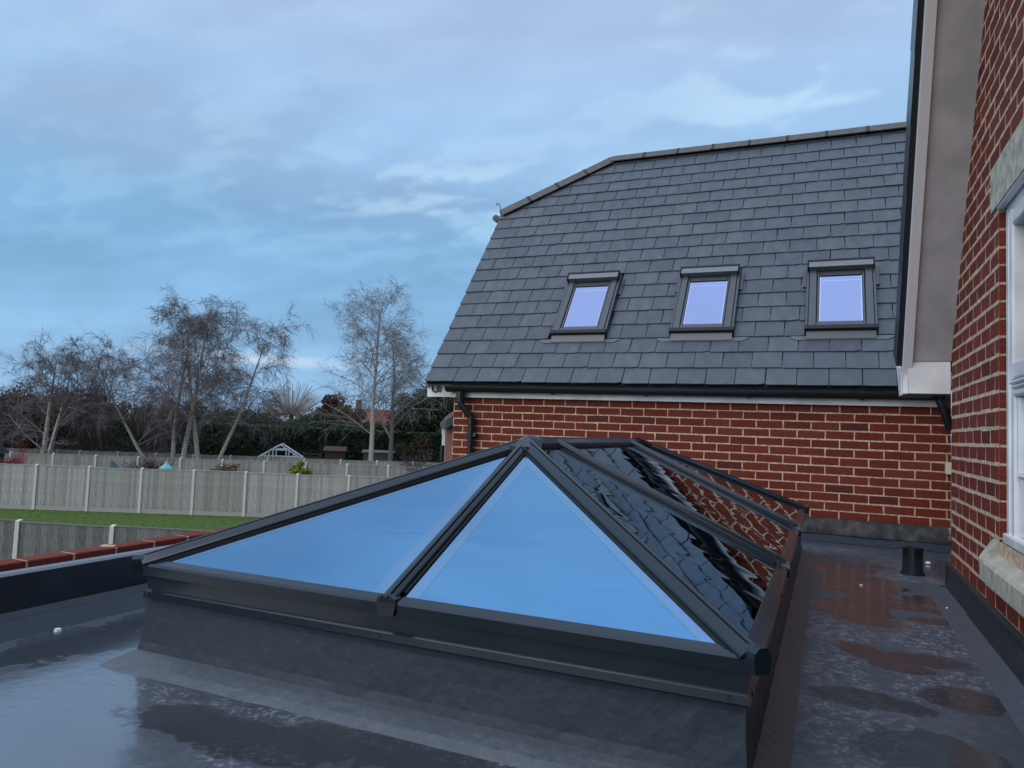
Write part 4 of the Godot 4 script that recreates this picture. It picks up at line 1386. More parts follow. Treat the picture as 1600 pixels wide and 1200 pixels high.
# ---------------------------------------------------------------- small things on the deck
func build_roof_fittings() -> void:
	var v := thing("vent_pipe", "short dark soil vent pipe stub standing on the deck near the brick corner", "vent pipe", Vector3(-0.362, 0, 1.306))
	var m := M.new()
	var o := []
	m.tube([Vector3(0, 0.0, 0), Vector3(0, 0.012, 0), Vector3(0, 0.03, 0), Vector3(0, 0.17, 0)], [0.076, 0.068, 0.062, 0.060], 24)
	part("pipe_sleeve", m, mats.membrane_dark, v)
	m = M.new()
	m.tube([Vector3(0, 0.11, 0), Vector3(0, 0.17, 0), Vector3(0, 0.171, 0), Vector3(0, 0.08, 0)], [0.0615, 0.0615, 0.052, 0.052], 24)
	part("pipe_rim", m, mats.black_plastic, v)
	var spots := [[Vector3(-3.61, 0.004, 4.83), 0.017, "largest white chip lying on the wet roof beside the parapet upstand"], [Vector3(-0.215, 0.012, 0.80), 0.020, "white pebble on the deck just behind the vent pipe stub"], [Vector3(-0.69, 0.004, 1.93), 0.010, "tiny white chip in the brown puddle past the lantern's corner"], [Vector3(-0.31, 0.02, 2.42), 0.012, "tiny white chip on the fillet foot under the gable wall"]]
	for s in spots:
		m = M.new()
		var r: float = s[1]
		var rr := RandomNumberGenerator.new()
		rr.seed = int(r * 10000)
		var ring := []
		for i in 7: ring.append(Vector3(cos(TAU * i / 7.0) * r * rr.randf_range(0.7, 1.2), 0.0, sin(TAU * i / 7.0) * r * rr.randf_range(0.5, 1.0)))
		for i in 7:
			var a: Vector3 = ring[i]
			var b: Vector3 = ring[(i + 1) % 7]
			var h := Vector3(0, r * 0.5, 0)
			m.quad(a - h * 0.6, b - h * 0.6, b * 0.85 + h * 0.6, a * 0.85 + h * 0.6, a + b)
			m.tri(a * 0.85 + h * 0.6, b * 0.85 + h * 0.6, h * 0.9, Vector3.UP)
		var o2 := part("stone_chip", m, mats.white_paint, self)
		o2.position = s[0]
		tag(o2, s[2], "pebble", "white chips on the roof")

# ---------------------------------------------------------------- fences
func fence(called: String, label: String, from: Vector2, step: Vector2, n: int, height: float, wood: String, boards_apart: bool, skip := []) -> void:
	var f := thing(called, label, "fence")
	var along := Vector3(step.x, 0, step.y).normalized()
	var bay := step.length()
	var out := along.cross(Vector3.UP).normalized()
	if out.dot(CAM - Vector3(from.x, 0, from.y)) < 0.0: out = -out
	var b := Basis(along, Vector3.UP, out)
	if b.determinant() < 0.0: b = Basis(-along, Vector3.UP, out)
	for i in n + 1:
		var p := Vector3(from.x, GROUND, from.y) + along * bay * i
		var m := M.new()
		var hh := height + 0.05
		m.hexa([p + b * Vector3(-0.05, 0, -0.05), p + b * Vector3(0.05, 0, -0.05), p + b * Vector3(0.05, 0, 0.05), p + b * Vector3(-0.05, 0, 0.05), p + b * Vector3(-0.045, hh, -0.045), p + b * Vector3(0.045, hh, -0.045), p + b * Vector3(0.045, hh - 0.03, 0.045), p + b * Vector3(-0.045, hh - 0.03, 0.045)])
		part("post", m, mats.concrete_post, f)
		if i == n or i in skip: continue
		var w := bay - 0.10
		var sag := rng.randf_range(-0.02, 0.02)
		# gravel board
		m = M.new()
		m.box(p + along * bay / 2.0 + Vector3.UP * 0.075, Vector3(w, 0.15, 0.04), b)
		part("gravel_board", m, mats.gravel_board, f)
		var nb := int(round(w / 0.105)) if not boards_apart else int(round(w / 0.125))
		var panel := M.new()
		panel.colored = true
		for k in nb:
			var mm := M.new() if boards_apart else panel
			mm.colored = true
			var tone := rng.randf_range(0.72, 1.12)
			mm.tint = Color(tone, tone * rng.randf_range(0.97, 1.0), tone * rng.randf_range(0.93, 1.0))
			var bw := w / nb
			var c := p + along * (0.05 + bw * (k + 0.5)) + out * (0.004 * (k % 2) + rng.randf_range(0, 0.004))
			var top := height + sag + rng.randf_range(-0.006, 0.006)
			var bot := 0.15
			var t0 := 0.006
			var t1 := 0.014
			var lean := rng.randf_range(-0.004, 0.004)
			mm.hexa([c + b * Vector3(-bw * 0.56, bot, -t0), c + b * Vector3(bw * 0.5, bot, -t0), c + b * Vector3(bw * 0.5, bot, t0), c + b * Vector3(-bw * 0.56, bot, t1), c + b * Vector3(-bw * 0.56 + lean, top, -t0), c + b * Vector3(bw * 0.5 + lean, top, -t0), c + b * Vector3(bw * 0.5 + lean, top, t0), c + b * Vector3(-bw * 0.56 + lean, top, t1)])
			if boards_apart: part("board", mm, mats[wood if rng.randf() < 0.6 else wood + "_b"], f)
		if not boards_apart: part("fence_panel", panel, mats[wood if rng.randf() < 0.6 else wood + "_b"], f)
		m = M.new()
		m.box(p + along * bay / 2.0 + Vector3.UP * (height + sag + 0.012), Vector3(w, 0.022, 0.05), b)
		part("capping_rail", m, mats[wood], f)

func build_fences() -> void:
	fence("garden_fence", "long pale grey fence with concrete posts along the back of the lawn", Vector2(-33.46, -8.77), Vector2(1.757, -0.846), 13, 1.65, "fence_wood", false)
	fence("dark_fence", "near dark weathered board fence with concrete posts beyond the parapet", Vector2(-18.16, -2.44), Vector2(1.985, -0.63), 5, 1.42, "fence_dark", true)
	fence("middle_fence", "grey garden fence second from the lawn behind the bird table", Vector2(-39.2, -13.3), Vector2(1.743, -0.857), 14, 1.70, "fence_wood_c", false)
	fence("rear_fence", "rear grey fence in front of the dark hedge and birch trunks", Vector2(-42.2, -16.7), Vector2(1.72, -0.90), 17, 1.65, "fence_wood_c", false)

# ---------------------------------------------------------------- plants
func leaf(m: M, at: Vector3, size: float, r: RandomNumberGenerator) -> void:
	var a := Vector3(r.randf_range(-1, 1), r.randf_range(-1, 1), r.randf_range(-1, 1)).normalized()
	var b := a.cross(Vector3(r.randf_range(-1, 1), r.randf_range(-1, 1), r.randf_range(-1, 1))).normalized()
	var s := size * r.randf_range(0.6, 1.25)
	m.tri(at - a * s, at + a * s, at + b * s * 0.9, a.cross(b))
	m.tri(at - a * s, at + a * s, at - b * s * 0.9, a.cross(b))

# crown made of clumps: each clump has its own tone; leaves lie mostly near the clump's surface
func crown(m: M, clumps: Array, per: int, size: float, tones: Array, r: RandomNumberGenerator) -> void:
	m.colored = true
	for c in clumps:
		var at: Vector3 = c[0]
		var rad: Vector3 = c[1]
		var base: Color = tones[r.randi() % tones.size()]
		for i in per:
			var d := Vector3(r.randfn(), r.randfn(), r.randfn()).normalized() * pow(r.randf(), 0.4)
			var k := r.randf_range(0.75, 1.25)
			m.tint = Color(base.r * k, base.g * k, base.b * k)
			leaf(m, at + d * rad, size, r)

func clump_ring(center: Vector3, rad: Vector3, n: int, cr: float, r: RandomNumberGenerator) -> Array:
	var out := []
	for i in n:
		var d := Vector3(r.randfn(), r.randfn() * 0.9, r.randfn()).normalized() * pow(r.randf(), 0.45)
		var k := cr * r.randf_range(0.7, 1.3)
		out.append([center + d * rad, Vector3(k, k * 0.8, k)])
	return out

func leafy_tree(called: String, label: String, category: String, at: Vector3, height: float, rad: Vector3, tones: Array, n: int, per: int, size: float, seed_: int, low := 0.25, group := "") -> void:
	var r := RandomNumberGenerator.new()
	r.seed = seed_
	var t := thing(called, label, category, at, group)
	var m := M.new()
	var h := height
	m.tube([Vector3.ZERO, Vector3(0.05, h * 0.3, 0), Vector3(-0.05, h * 0.75, 0.05)], [0.06 * h * 0.4 + 0.05, 0.05 * h * 0.4 + 0.03, 0.03], 7)
	for i in 7:
		var an := r.randf() * TAU
		var y := h * r.randf_range(0.2, 0.55)
		m.tube([Vector3(0, y, 0), Vector3(cos(an) * rad.x * 0.4, y + h * 0.12, sin(an) * rad.z * 0.4), Vector3(cos(an) * rad.x * 0.75, y + h * 0.28, sin(an) * rad.z * 0.75)], [0.05, 0.035, 0.012], 5)
	part("trunk", m, mats.dark_bark, t)
	m = M.new()
	var c := Vector3(0, h - rad.y, 0)
	crown(m, clump_ring(c, rad * 0.85, n, rad.x * 0.30, r), per, size, tones, r)
	part("crown", m, mats.foliage, t, "stuff")

# one bare branching limb; writes thick wood to b and fine wood to f
func limb(b: M, f: M, p: Vector3, d: Vector3, len: float, rad: float, depth: int, r: RandomNumberGenerator, droop: float, twigs: int, spread: float) -> void:
	var n := 4 if depth > 0 else 3
	var ps := [p]
	var rs := [rad]
	var q := p
	var dir := d
	for i in n:
		dir = (dir + Vector3(r.randf_range(-1, 1), r.randf_range(-0.6, 0.6), r.randf_range(-1, 1)) * 0.13 + Vector3(0, -droop * (0.10 if depth > 1 else 0.32), 0)).normalized()
		q += dir * len / n
		ps.append(q)
		rs.append(rad * lerpf(1.0, 0.45, float(i + 1) / n))
	if depth > 1: b.tube(ps, rs, 4)
	else: f.tube(ps, rs, 3)
	var kids := twigs if depth == 1 else r.randi_range(4, 6)
	for k in kids:
		var s := r.randf_range(0.12, 1.0)
		var i := mini(int(s * n), n - 1)
		var base: Vector3 = (ps[i] as Vector3).lerp(ps[i + 1], s * n - i if s < 1.0 else 1.0)
		var along: Vector3 = (ps[i + 1] - ps[i] as Vector3).normalized()
		var side := along.cross(Vector3(r.randf_range(-1, 1), r.randf_range(-1, 1), r.randf_range(-1, 1))).normalized()
		var nd := (along * r.randf_range(0.5, 1.0) + side * spread + Vector3(0, 0.25 - droop * 0.2, 0)).normalized()
		if depth == 1: twig(f, base, nd, len * r.randf_range(0.6, 1.15), r, droop)
		else: limb(b, f, base, nd, len * r.randf_range(0.45, 0.75), maxf(rad * 0.48, 0.007), depth - 1, r, droop, twigs, spread)

# a whip-thin hanging twig: a narrow bent blade with two side shoots
func twig(f: M, p: Vector3, d: Vector3, len: float, r: RandomNumberGenerator, droop: float) -> void:
	var w := d.cross(Vector3(r.randf_range(-1, 1), r.randf_range(-1, 1), r.randf_range(-1, 1))).normalized()
	var q := p + d * len * 0.45
	var e := q + (d + Vector3(0, -droop * 1.3, 0)).normalized() * len * 0.55
	f.quad(p - w * 0.007, p + w * 0.007, q + w * 0.0055, q - w * 0.0055, d.cross(w))
	f.tri(q - w * 0.0055, q + w * 0.0055, e, d.cross(w))
	for k in 2:
		var b := p.lerp(q, r.randf_range(0.3, 1.0))
		var g := b + (d + Vector3(r.randf_range(-1, 1), r.randf_range(-0.8, 0.6) - droop * 0.6, r.randf_range(-1, 1)) * 0.9).normalized() * len * r.randf_range(0.3, 0.6)
		f.tri(b - w * 0.005, b + w * 0.005, g, d.cross(w))

# birch: stems is a list of [foot offset, lean direction, length, radius]
func birch(called: String, label: String, at: Vector3, stems: Array, seed_: int, droop: float, limbs: int, twigs: int, reach: float, twig_mat: String, bark := "birch_bark") -> void:
	var r := RandomNumberGenerator.new()
	r.seed = seed_
	var t := thing(called, label, "tree", at)
	var wood := M.new()
	var fine := M.new()
	for st in stems:
		var ps := []
		var rs := []
		var p: Vector3 = st[0]
		var d: Vector3 = (st[1] as Vector3).normalized()
		var len: float = st[2]
		var rad: float = st[3]
		var n := 9
		for i in n + 1:
			ps.append(p)
			rs.append(rad * pow(1.0 - float(i) / (n + 0.6), 0.8))
			d = (d + Vector3(r.randf_range(-1, 1), 0, r.randf_range(-1, 1)) * 0.07 + Vector3(0, 0.07, 0)).normalized()
			p += d * len / n
		var m := M.new()
		m.tube(ps.slice(0, 7), rs.slice(0, 7), 9)
		part("trunk", m, mats[bark], t)
		wood.tube(ps.slice(6), rs.slice(6), 6)
		for k in limbs:
			var s := lerpf(0.24, 0.99, pow((k + r.randf()) / limbs, 0.8))
			var i := mini(int(s * n), n - 1)
			var base: Vector3 = (ps[i] as Vector3).lerp(ps[i + 1], s * n - i)
			var an := r.randf() * TAU
			var l := len * reach * (1.08 - s * 0.72) * r.randf_range(0.75, 1.15)
			limb(wood, fine, base, Vector3(cos(an), r.randf_range(0.65, 1.25), sin(an)).normalized(), l, maxf(0.014, (rs[i] as float) * 0.30), 3, r, droop, twigs, 0.75)
	part("branches", wood, mats.birch_branch, t, "stuff")
	part("twigs", fine, mats[twig_mat], t, "stuff")

func bare_shrub(called: String, label: String, category: String, at: Vector3, height: float, width: float, n: int, tw: String, seed_: int, group := "") -> void:
	var r := RandomNumberGenerator.new()
	r.seed = seed_
	var t := thing(called, label, category, at, group)
	var wood := M.new()
	var fine := M.new()
	for i in n:
		var an := r.randf() * TAU
		var q := r.randf()
		var d := Vector3(cos(an) * q * width / height, 1.0, sin(an) * q * width / height).normalized()
		limb(wood, fine, Vector3(cos(an), 0, sin(an)) * q * width * 0.25, d, height * r.randf_range(0.55, 0.8), 0.012 + height * 0.006, 2, r, 0.15, 14, 0.6)
	part("stems", wood, mats[tw], t, "stuff")
	part("twigs", fine, mats[tw], t, "stuff")

func build_garden() -> void:
	# birches
	birch("birch_tree", "twin stemmed white birch leaning apart at the far left above the red shrub", Vector3(-36.2, GROUND, -16.9), [[Vector3.ZERO, Vector3(-0.10, 1, 0.03), 6.3, 0.16], [Vector3(0.1, 0.0, 0.12), Vector3(0.22, 1, -0.10), 6.0, 0.14]], 501, 0.55, 12, 8, 0.52, "birch_twig")
	birch("birch_tree", "broad many stemmed weeping birch with five pale trunks left of centre", Vector3(-31.6, GROUND, -20.5), [[Vector3(0, 0, 0), Vector3(0.02, 1, 0), 8.9, 0.13], [Vector3(0.25, 0, -0.3), Vector3(0.12, 1, -0.1), 9.2, 0.16], [Vector3(-0.2, 0, 0.2), Vector3(-0.62, 1, 0.55), 7.6, 0.10], [Vector3(1.0, 0, -1.0), Vector3(-0.06, 1, 0.08), 8.6, 0.15], [Vector3(1.15, 0, -1.15), Vector3(0.34, 1, -0.36), 8.6, 0.12]], 502, 0.75, 13, 9, 0.46, "birch_twig")
	birch("birch_tree", "tall slender silver birch with a white trunk in front of the grey shed", Vector3(-25.7, GROUND, -29.5), [[Vector3.ZERO, Vector3(0.02, 1, 0), 11.3, 0.17]], 503, 0.45, 30, 6, 0.36, "birch_grey_twig")
	birch("birch_tree", "grey stemmed thinner birch just right of the tall silver birch", Vector3(-24.9, GROUND, -30.2), [[Vector3.ZERO, Vector3(0.10, 1, -0.08), 8.6, 0.17]], 504, 0.45, 16, 5, 0.42, "birch_grey_twig", "dark_birch_bark")
	# long clipped hedge
	var h := thing("clipped_hedge", "long dark clipped conifer hedge with a flat top across the gardens", "hedge")
	var a := Vector3(-46.0, GROUND, -23.0)
	var b := Vector3(-12.5, GROUND, -44.75)
	var al := (b - a).normalized()
	var out := al.cross(Vector3.UP).normalized()
	if out.dot(CAM - a) < 0.0: out = -out
	var r := RandomNumberGenerator.new()
	r.seed = 77
	var m := M.new()
	var hh := 3.30
	m.hexa([a, b, b - out * 1.6, a - out * 1.6, a + Vector3.UP * hh, b + Vector3.UP * (hh - 0.35), b - out * 1.6 + Vector3.UP * (hh - 0.35), a - out * 1.6 + Vector3.UP * hh])
	part("hedge_core", m, mats.hedge_core, h)
	m = M.new()
	m.colored = true
	var len := (b - a).length()
	for i in 36000:
		var s := r.randf()
		var y := r.randf() * (hh - 0.35 * s)
		var top := r.randf() < 0.25
		var p := a.lerp(b, s)
		if top: p += Vector3.UP * (hh - 0.35 * s + r.randf_range(-0.03, 0.10)) - out * r.randf_range(-0.05, 1.6)
		else: p += Vector3.UP * y + out * (r.randf_range(-0.02, 0.12) + 0.10 * sin(s * 60.0) * sin(y * 3.0 + s * 40.0))
		var k := r.randf_range(0.6, 1.3)
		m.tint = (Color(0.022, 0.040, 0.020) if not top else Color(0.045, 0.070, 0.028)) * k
		leaf(m, p, 0.085, r)
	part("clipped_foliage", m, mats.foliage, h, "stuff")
	# bushes behind and above the hedge
	var greens := [Color(0.038, 0.060, 0.020), Color(0.050, 0.075, 0.026), Color(0.030, 0.048, 0.020)]
	var darks := [Color(0.022, 0.036, 0.020), Color(0.030, 0.044, 0.022), Color(0.040, 0.046, 0.020), Color(0.060, 0.046, 0.022)]
	var browns := [Color(0.085, 0.050, 0.030), Color(0.068, 0.040, 0.028), Color(0.10, 0.062, 0.034)]
	leafy_tree("laurel_bush", "rounded green laurel bush rising above the hedge under the pollarded tree", "bush", Vector3(-35.2, GROUND, -36.6), 4.5, Vector3(2.4, 1.4, 1.6), greens, 34, 260, 0.075, 611)
	leafy_tree("conifer_screen", "light green feathery conifer row topping the hedge left of the laurel", "bush", Vector3(-39.6, GROUND, -33.0), 4.0, Vector3(3.4, 0.9, 1.5), greens, 36, 240, 0.075, 612)
	leafy_tree("evergreen_tree", "big dark evergreen tree beside the annexe roof", "tree", Vector3(-28.0, GROUND, -40.0), 6.9, Vector3(3.0, 2.9, 2.4), darks, 70, 420, 0.085, 613)
	leafy_tree("evergreen_tree", "lower dark evergreen mass left of the big evergreen under the red roof", "tree", Vector3(-32.0, GROUND, -39.8), 4.1, Vector3(2.8, 1.5, 1.6), darks, 40, 280, 0.08, 614)
	leafy_tree("copper_tree", "rusty brown leaved round tree behind the white gabled roof", "tree", Vector3(-38.4, GROUND, -43.4), 6.0, Vector3(2.3, 1.9, 2.0), browns, 40, 150, 0.13, 615)
	leafy_tree("copper_shrub", "brown leaved shrub hanging over the shed beside the grey birch", "shrub", Vector3(-24.3, GROUND, -32.2), 3.2, Vector3(1.6, 1.3, 1.2), [Color(0.075, 0.05, 0.03), Color(0.05, 0.042, 0.022)], 22, 110, 0.08, 616)
	bare_shrub("copper_beech", "dense purple brown bare tree between the two left birches", "tree", Vector3(-38.3, GROUND, -19.6), 6.0, 2.6, 12, "copper_twig", 617)
	bare_shrub("bramble_thicket", "low brown thicket of bare stems at the foot of the weeping birch", "thicket", Vector3(-36.3, GROUND, -22.6), 3.2, 3.6, 9, "copper_twig", 618)
	bare_shrub("bramble_thicket", "brown bare thicket at the left frame edge behind the twin birch", "thicket", Vector3(-41.6, GROUND, -17.4), 3.6, 3.6, 9, "brown_twig", 619)
	leafy_tree("holly_bush", "dark green bush at the left frame edge behind the fences", "bush", Vector3(-40.6, GROUND, -18.6), 3.9, Vector3(2.6, 1.6, 1.6), darks, 26, 140, 0.10, 620)
	# pollarded lime: a fan of knobbly upright shoots
	var t := thing("pollarded_tree", "pollarded tree with a pale round fan of bare shoots", "tree", Vector3(-41.1, GROUND, -40.4))
	m = M.new()
	m.tube([Vector3.ZERO, Vector3(0, 2.0, 0), Vector3(0.05, 4.3, 0)], [0.28, 0.22, 0.16], 8)
	part("trunk", m, mats.dark_bark, t)
	m = M.new()
	for i in 210:
		var d := Vector3(r.randfn(), absf(r.randfn()) * 0.9 - 0.12, r.randfn()).normalized()
		var l := r.randf_range(2.2, 2.75)
		var s := Vector3(0, 4.2, 0)
		var mid := s + d * l * 0.5 + Vector3(0, -0.12, 0)
		m.tube([s, mid, s + d * l * 0.78 + Vector3(0, 0.08, 0), s + d * l * Vector3(1.0, 1.0, 1.0) + Vector3(0, 0.30, 0)], [0.035, 0.022, 0.024, 0.018], 4)
	part("shoots", m, mats.pale_twig, t, "stuff")
	# cordyline
	t = thing("cordyline_palm", "spiky cordyline palm in front of the big evergreen", "palm", Vector3(-25.1, GROUND, -37.8))
	m = M.new()
	m.tube([Vector3.ZERO, Vector3(0, 3.4, 0)], [0.12, 0.10], 7)
	part("trunk", m, mats.dark_bark, t)
	m = M.new()
	m.colored = true
	for i in 130:
		var d := Vector3(r.randfn(), r.randfn() * 0.6 + 0.25, r.randfn()).normalized()
		var l := r.randf_range(0.75, 1.05)
		var s := Vector3(0, 3.4, 0)
		var side := d.cross(Vector3.UP).normalized() * 0.028
		var k := r.randf_range(0.7, 1.3)
		m.tint = Color(0.13, 0.14, 0.075) * k
		var e := s + d * l + Vector3(0, -0.22 * l, 0)
		var mid := s + d * l * 0.55
		m.quad(s - side, s + side, mid + side, mid - side, Vector3.UP)
		m.tri(mid - side, mid + side, e, Vector3.UP)
	part("fronds", m, mats.foliage, t, "stuff")
	# shrubs between the fences
	bare_shrub("red_shrub", "crimson twigged shrub beside the twin birch's foot", "shrub", Vector3(-30.9, GROUND, -12.2), 1.75, 1.0, 16, "red_twig", 631)
	leafy_tree("box_bush", "small dark green bush at the left frame edge above the long fence", "bush", Vector3(-31.5, GROUND, -10.6), 2.1, Vector3(1.2, 0.8, 0.8), greens, 16, 110, 0.06, 632)
	leafy_tree("rust_shrub", "rust brown shrub against the second fence right of the bird table", "shrub", Vector3(-26.2, GROUND, -18.6), 1.85, Vector3(1.0, 0.75, 0.5), [Color(0.14, 0.07, 0.03), Color(0.09, 0.06, 0.035), Color(0.11, 0.09, 0.05)], 18, 90, 0.045, 633)
	leafy_tree("golden_conifer", "small golden green rounded conifer peeping over the long fence", "conifer", Vector3(-23.2, GROUND, -20.2), 1.95, Vector3(0.52, 0.85, 0.52), [Color(0.16, 0.18, 0.025), Color(0.20, 0.20, 0.03), Color(0.10, 0.13, 0.025)], 60, 120, 0.04, 634)
	bare_shrub("dark_shrub", "dark tangled shrub against the second fence near the lantern's hip", "shrub", Vector3(-19.4, GROUND, -24.0), 1.9, 1.6, 24, "brown_twig", 635)
	bare_shrub("dark_shrub", "small dark shrub between the pyramid and the bird table", "shrub", Vector3(-27.3, GROUND, -15.5), 1.75, 0.5, 14, "copper_twig", 636)
	# bird table
	t = thing("bird_table", "turquoise roofed bird table above the long fence", "bird table", Vector3(-25.7, GROUND, -15.0))
	m = M.new()
	m.cbox(Vector3(0, 0.65, 0), Vector3(0.07, 0.07, 1.3), 0.005, Basis(Vector3.RIGHT, Vector3(0, 0, 1), Vector3(0, -1, 0)))
	part("post", m, mats.white_paint, t)
	m = M.new()
	m.box(Vector3(0, 1.315, 0), Vector3(0.46, 0.03, 0.46))
	part("tray", m, mats.teal, t)
	for s in [[-1, -1], [1, -1], [1, 1], [-1, 1]]:
		m = M.new()
		m.box(Vector3(0.15 * s[0], 1.44, 0.15 * s[1]), Vector3(0.035, 0.22, 0.035))
		part("upright", m, mats.white_paint, t)
	m = M.new()
	for i in 6:
		var a0 := TAU * i / 6.0
		var a1 := TAU * (i + 1) / 6.0
		m.quad(Vector3(cos(a0) * 0.30, 1.55, sin(a0) * 0.30), Vector3(cos(a1) * 0.30, 1.55, sin(a1) * 0.30), Vector3(cos(a1) * 0.10, 1.71, sin(a1) * 0.10), Vector3(cos(a0) * 0.10, 1.71, sin(a0) * 0.10), Vector3(cos(a0), 1, sin(a0)))
		m.tri(Vector3(cos(a0) * 0.10, 1.71, sin(a0) * 0.10), Vector3(cos(a1) * 0.10, 1.71, sin(a1) * 0.10), Vector3(0, 1.86, 0), Vector3(cos(a0), 1, sin(a0)))
		m.tri(Vector3(cos(a0) * 0.30, 1.55, sin(a0) * 0.30), Vector3(cos(a1) * 0.30, 1.55, sin(a1) * 0.30), Vector3(0, 1.55, 0), Vector3.DOWN)
	part("roof", m, mats.teal, t)
	# pyramid-topped obelisk
	t = thing("garden_obelisk", "dark pyramid topped garden obelisk behind the long fence", "obelisk", Vector3(-27.4, GROUND, -13.8))
	m = M.new()
	for s in [[-1, -1], [1, -1], [1, 1], [-1, 1]]:
		m.tube([Vector3(0.22 * s[0], 0, 0.22 * s[1]), Vector3(0.20 * s[0], 1.45, 0.20 * s[1])], [0.025, 0.025], 5, true)
	part("frame", m, mats.dark_teal, t)
	m = M.new()
	var ap := Vector3(0, 1.88, 0)
	for s in [[-1, -1, 1, -1], [1, -1, 1, 1], [1, 1, -1, 1], [-1, 1, -1, -1]]:
		m.tri(Vector3(0.30 * s[0], 1.42, 0.30 * s[1]), Vector3(0.30 * s[2], 1.42, 0.30 * s[3]), ap, Vector3(s[0] + s[2], 0.5, s[1] + s[3]))
	part("pyramid_top", m, mats.dark_teal, t)
	# greenhouse
	t = thing("greenhouse", "white framed glass greenhouse in front of the hedge", "greenhouse", Vector3(-31.1, GROUND, -28.0))
	t.rotation.y = 0.62
	m = M.new()
	var bw := 1.22
	var ev := 1.45
	var rd := 2.22
	for z in [-0.9, 0.9]:
		for q in [[Vector3(-bw, ev, z), Vector3(0, rd, z)], [Vector3(bw, ev, z), Vector3(0, rd, z)], [Vector3(-bw, 0, z), Vector3(-bw, ev, z)], [Vector3(bw, 0, z), Vector3(bw, ev, z)], [Vector3(-0.38, 0, z), Vector3(-0.38, 1.95, z)], [Vector3(0.38, 0, z), Vector3(0.38, 1.95, z)], [Vector3(-bw, ev, z), Vector3(bw, ev, z)], [Vector3(-0.38, 1.9, z), Vector3(0.38, 1.9, z)], [Vector3(-0.8, 0, z), Vector3(-0.8, 1.7, z)], [Vector3(0.8, 0, z), Vector3(0.8, 1.7, z)]]:
			m.tube(q, [0.035, 0.035], 4, true)
	for q in [[Vector3(0, rd, -0.9), Vector3(0, rd, 0.9)], [Vector3(-bw, ev, -0.9), Vector3(-bw, ev, 0.9)], [Vector3(bw, ev, -0.9), Vector3(bw, ev, 0.9)], [Vector3(-0.61, 1.84, -0.9), Vector3(-0.61, 1.84, 0.9)]]:
		m.tube(q, [0.04, 0.04], 4, true)
	part("frame", m, mats.white_paint, t)
	for s in [-1.0, 1.0]:
		m = M.new()
		m.quad(Vector3(s * bw, ev, -0.88), Vector3(s * bw, ev, 0.88), Vector3(0, rd, 0.88), Vector3(0, rd, -0.88), Vector3(s, 1, 0))
		part("roof_pane", m, mats.clear_pane, t)
		m = M.new()
		m.quad(Vector3(s * bw, 0.05, -0.88), Vector3(s * bw, 0.05, 0.88), Vector3(s * bw, ev, 0.88), Vector3(s * bw, ev, -0.88), Vector3(s, 0, 0))
		part("side_pane", m, mats.clear_pane, t)
	# huts and shed
	shed("brown_hut", "brown timber hut with an overhanging roof against the hedge", Vector3(-29.2, GROUND, -30.8), Vector3(1.15, 1.85, 1.0), "brown_wood", "brown_tile", 0.25)
	shed("grey_shed", "pale grey timber shed behind the silver birch trunk", Vector3(-27.0, GROUND, -32.3), Vector3(1.75, 1.85, 1.4), "grey_wood", "fence_dark", 0.10)
	shed("low_shed", "dark shed roof at the left frame edge behind the long fence", Vector3(-33.3, GROUND, -11.4), Vector3(2.4, 1.85, 2.2), "brown_wood", "slate_2", 0.7)
	t = thing("trellis_screen", "brown slatted trellis screen between greenhouse and brown hut", "trellis", Vector3(-30.3, GROUND, -29.9))
	t.rotation.y = 0.45
	m = M.new()
	for x in [-0.55, 0.55]: m.box(Vector3(x, 0.9, 0), Vector3(0.07, 1.8, 0.07))
	part("posts", m, mats.brown_wood, t)
	for i in 5:
		m = M.new()
		m.box(Vector3(0, 0.85 + 0.2 * i, 0.02), Vector3(1.1, 0.07, 0.025))
		part("slat", m, mats.brown_wood, t)
	# sun chair by the long fence
	t = thing("slatted_chair", "pale slatted garden chair back by the long fence beside the lantern hip", "chair", Vector3(-16.4, GROUND, -15.2))
	t.rotation.y = 0.5
	for x in [-0.26, 0.26]:
		m = M.new()
		m.tube([Vector3(x, 0, 0.35), Vector3(x, 0.42, 0.3), Vector3(x, 1.0, -0.25)], [0.02, 0.02, 0.02], 5, true)
		m.tube([Vector3(x, 0, -0.3), Vector3(x, 0.42, 0.0)], [0.02, 0.02], 5, true)
		part("leg", m, mats.white_paint, t)
	for i in 5:
		m = M.new()
		m.box(Vector3(0, 0.48 + 0.12 * i, 0.24 - 0.115 * i), Vector3(0.5, 0.05, 0.015), Basis(Vector3.RIGHT, -0.75))
		part("slat", m, mats.white_paint, t)
	# builder's bits beyond the parapet
	t = thing("timber_post", "upright raw timber stake beside the blue tarpaulin", "stake", Vector3(-12.67, GROUND, -0.43))
	m = M.new()
	m.cbox(Vector3(0, 0.82, 0), Vector3(0.09, 0.09, 1.64), 0.004, Basis(Vector3.RIGHT, Vector3(0, 0, 1), Vector3(0, -1, 0)))
	part("stake", m, mats.pale_wood, t)
	t = thing("tarpaulin_stack", "blue tarpaulin draped over a stack beyond the parapet", "tarpaulin", Vector3(-12.05, GROUND, 0.12))
	m = M.new()
	var nz := noise(0.9, 95, 3)
	var g := 14
	for i in g:
		for j in g:
			var q := []
			for c in [[i, j], [i + 1, j], [i + 1, j + 1], [i, j + 1]]:
				var u: float = float(c[0]) / g * 2.0 - 1.0
				var w: float = float(c[1]) / g * 2.0 - 1.0
				var e := maxf(absf(u), absf(w))
				q.append(Vector3(u * 0.36, lerpf(1.42, 0.1, smoothstep(0.72, 1.0, e)) + nz.get_noise_2d(u * 3.0, w * 3.0) * 0.10, w * 0.5))
			m.quad(q[0], q[1], q[2], q[3], Vector3(q[0].x, 0.6, q[0].z))
	part("sheet", m, mats.tarpaulin, t)

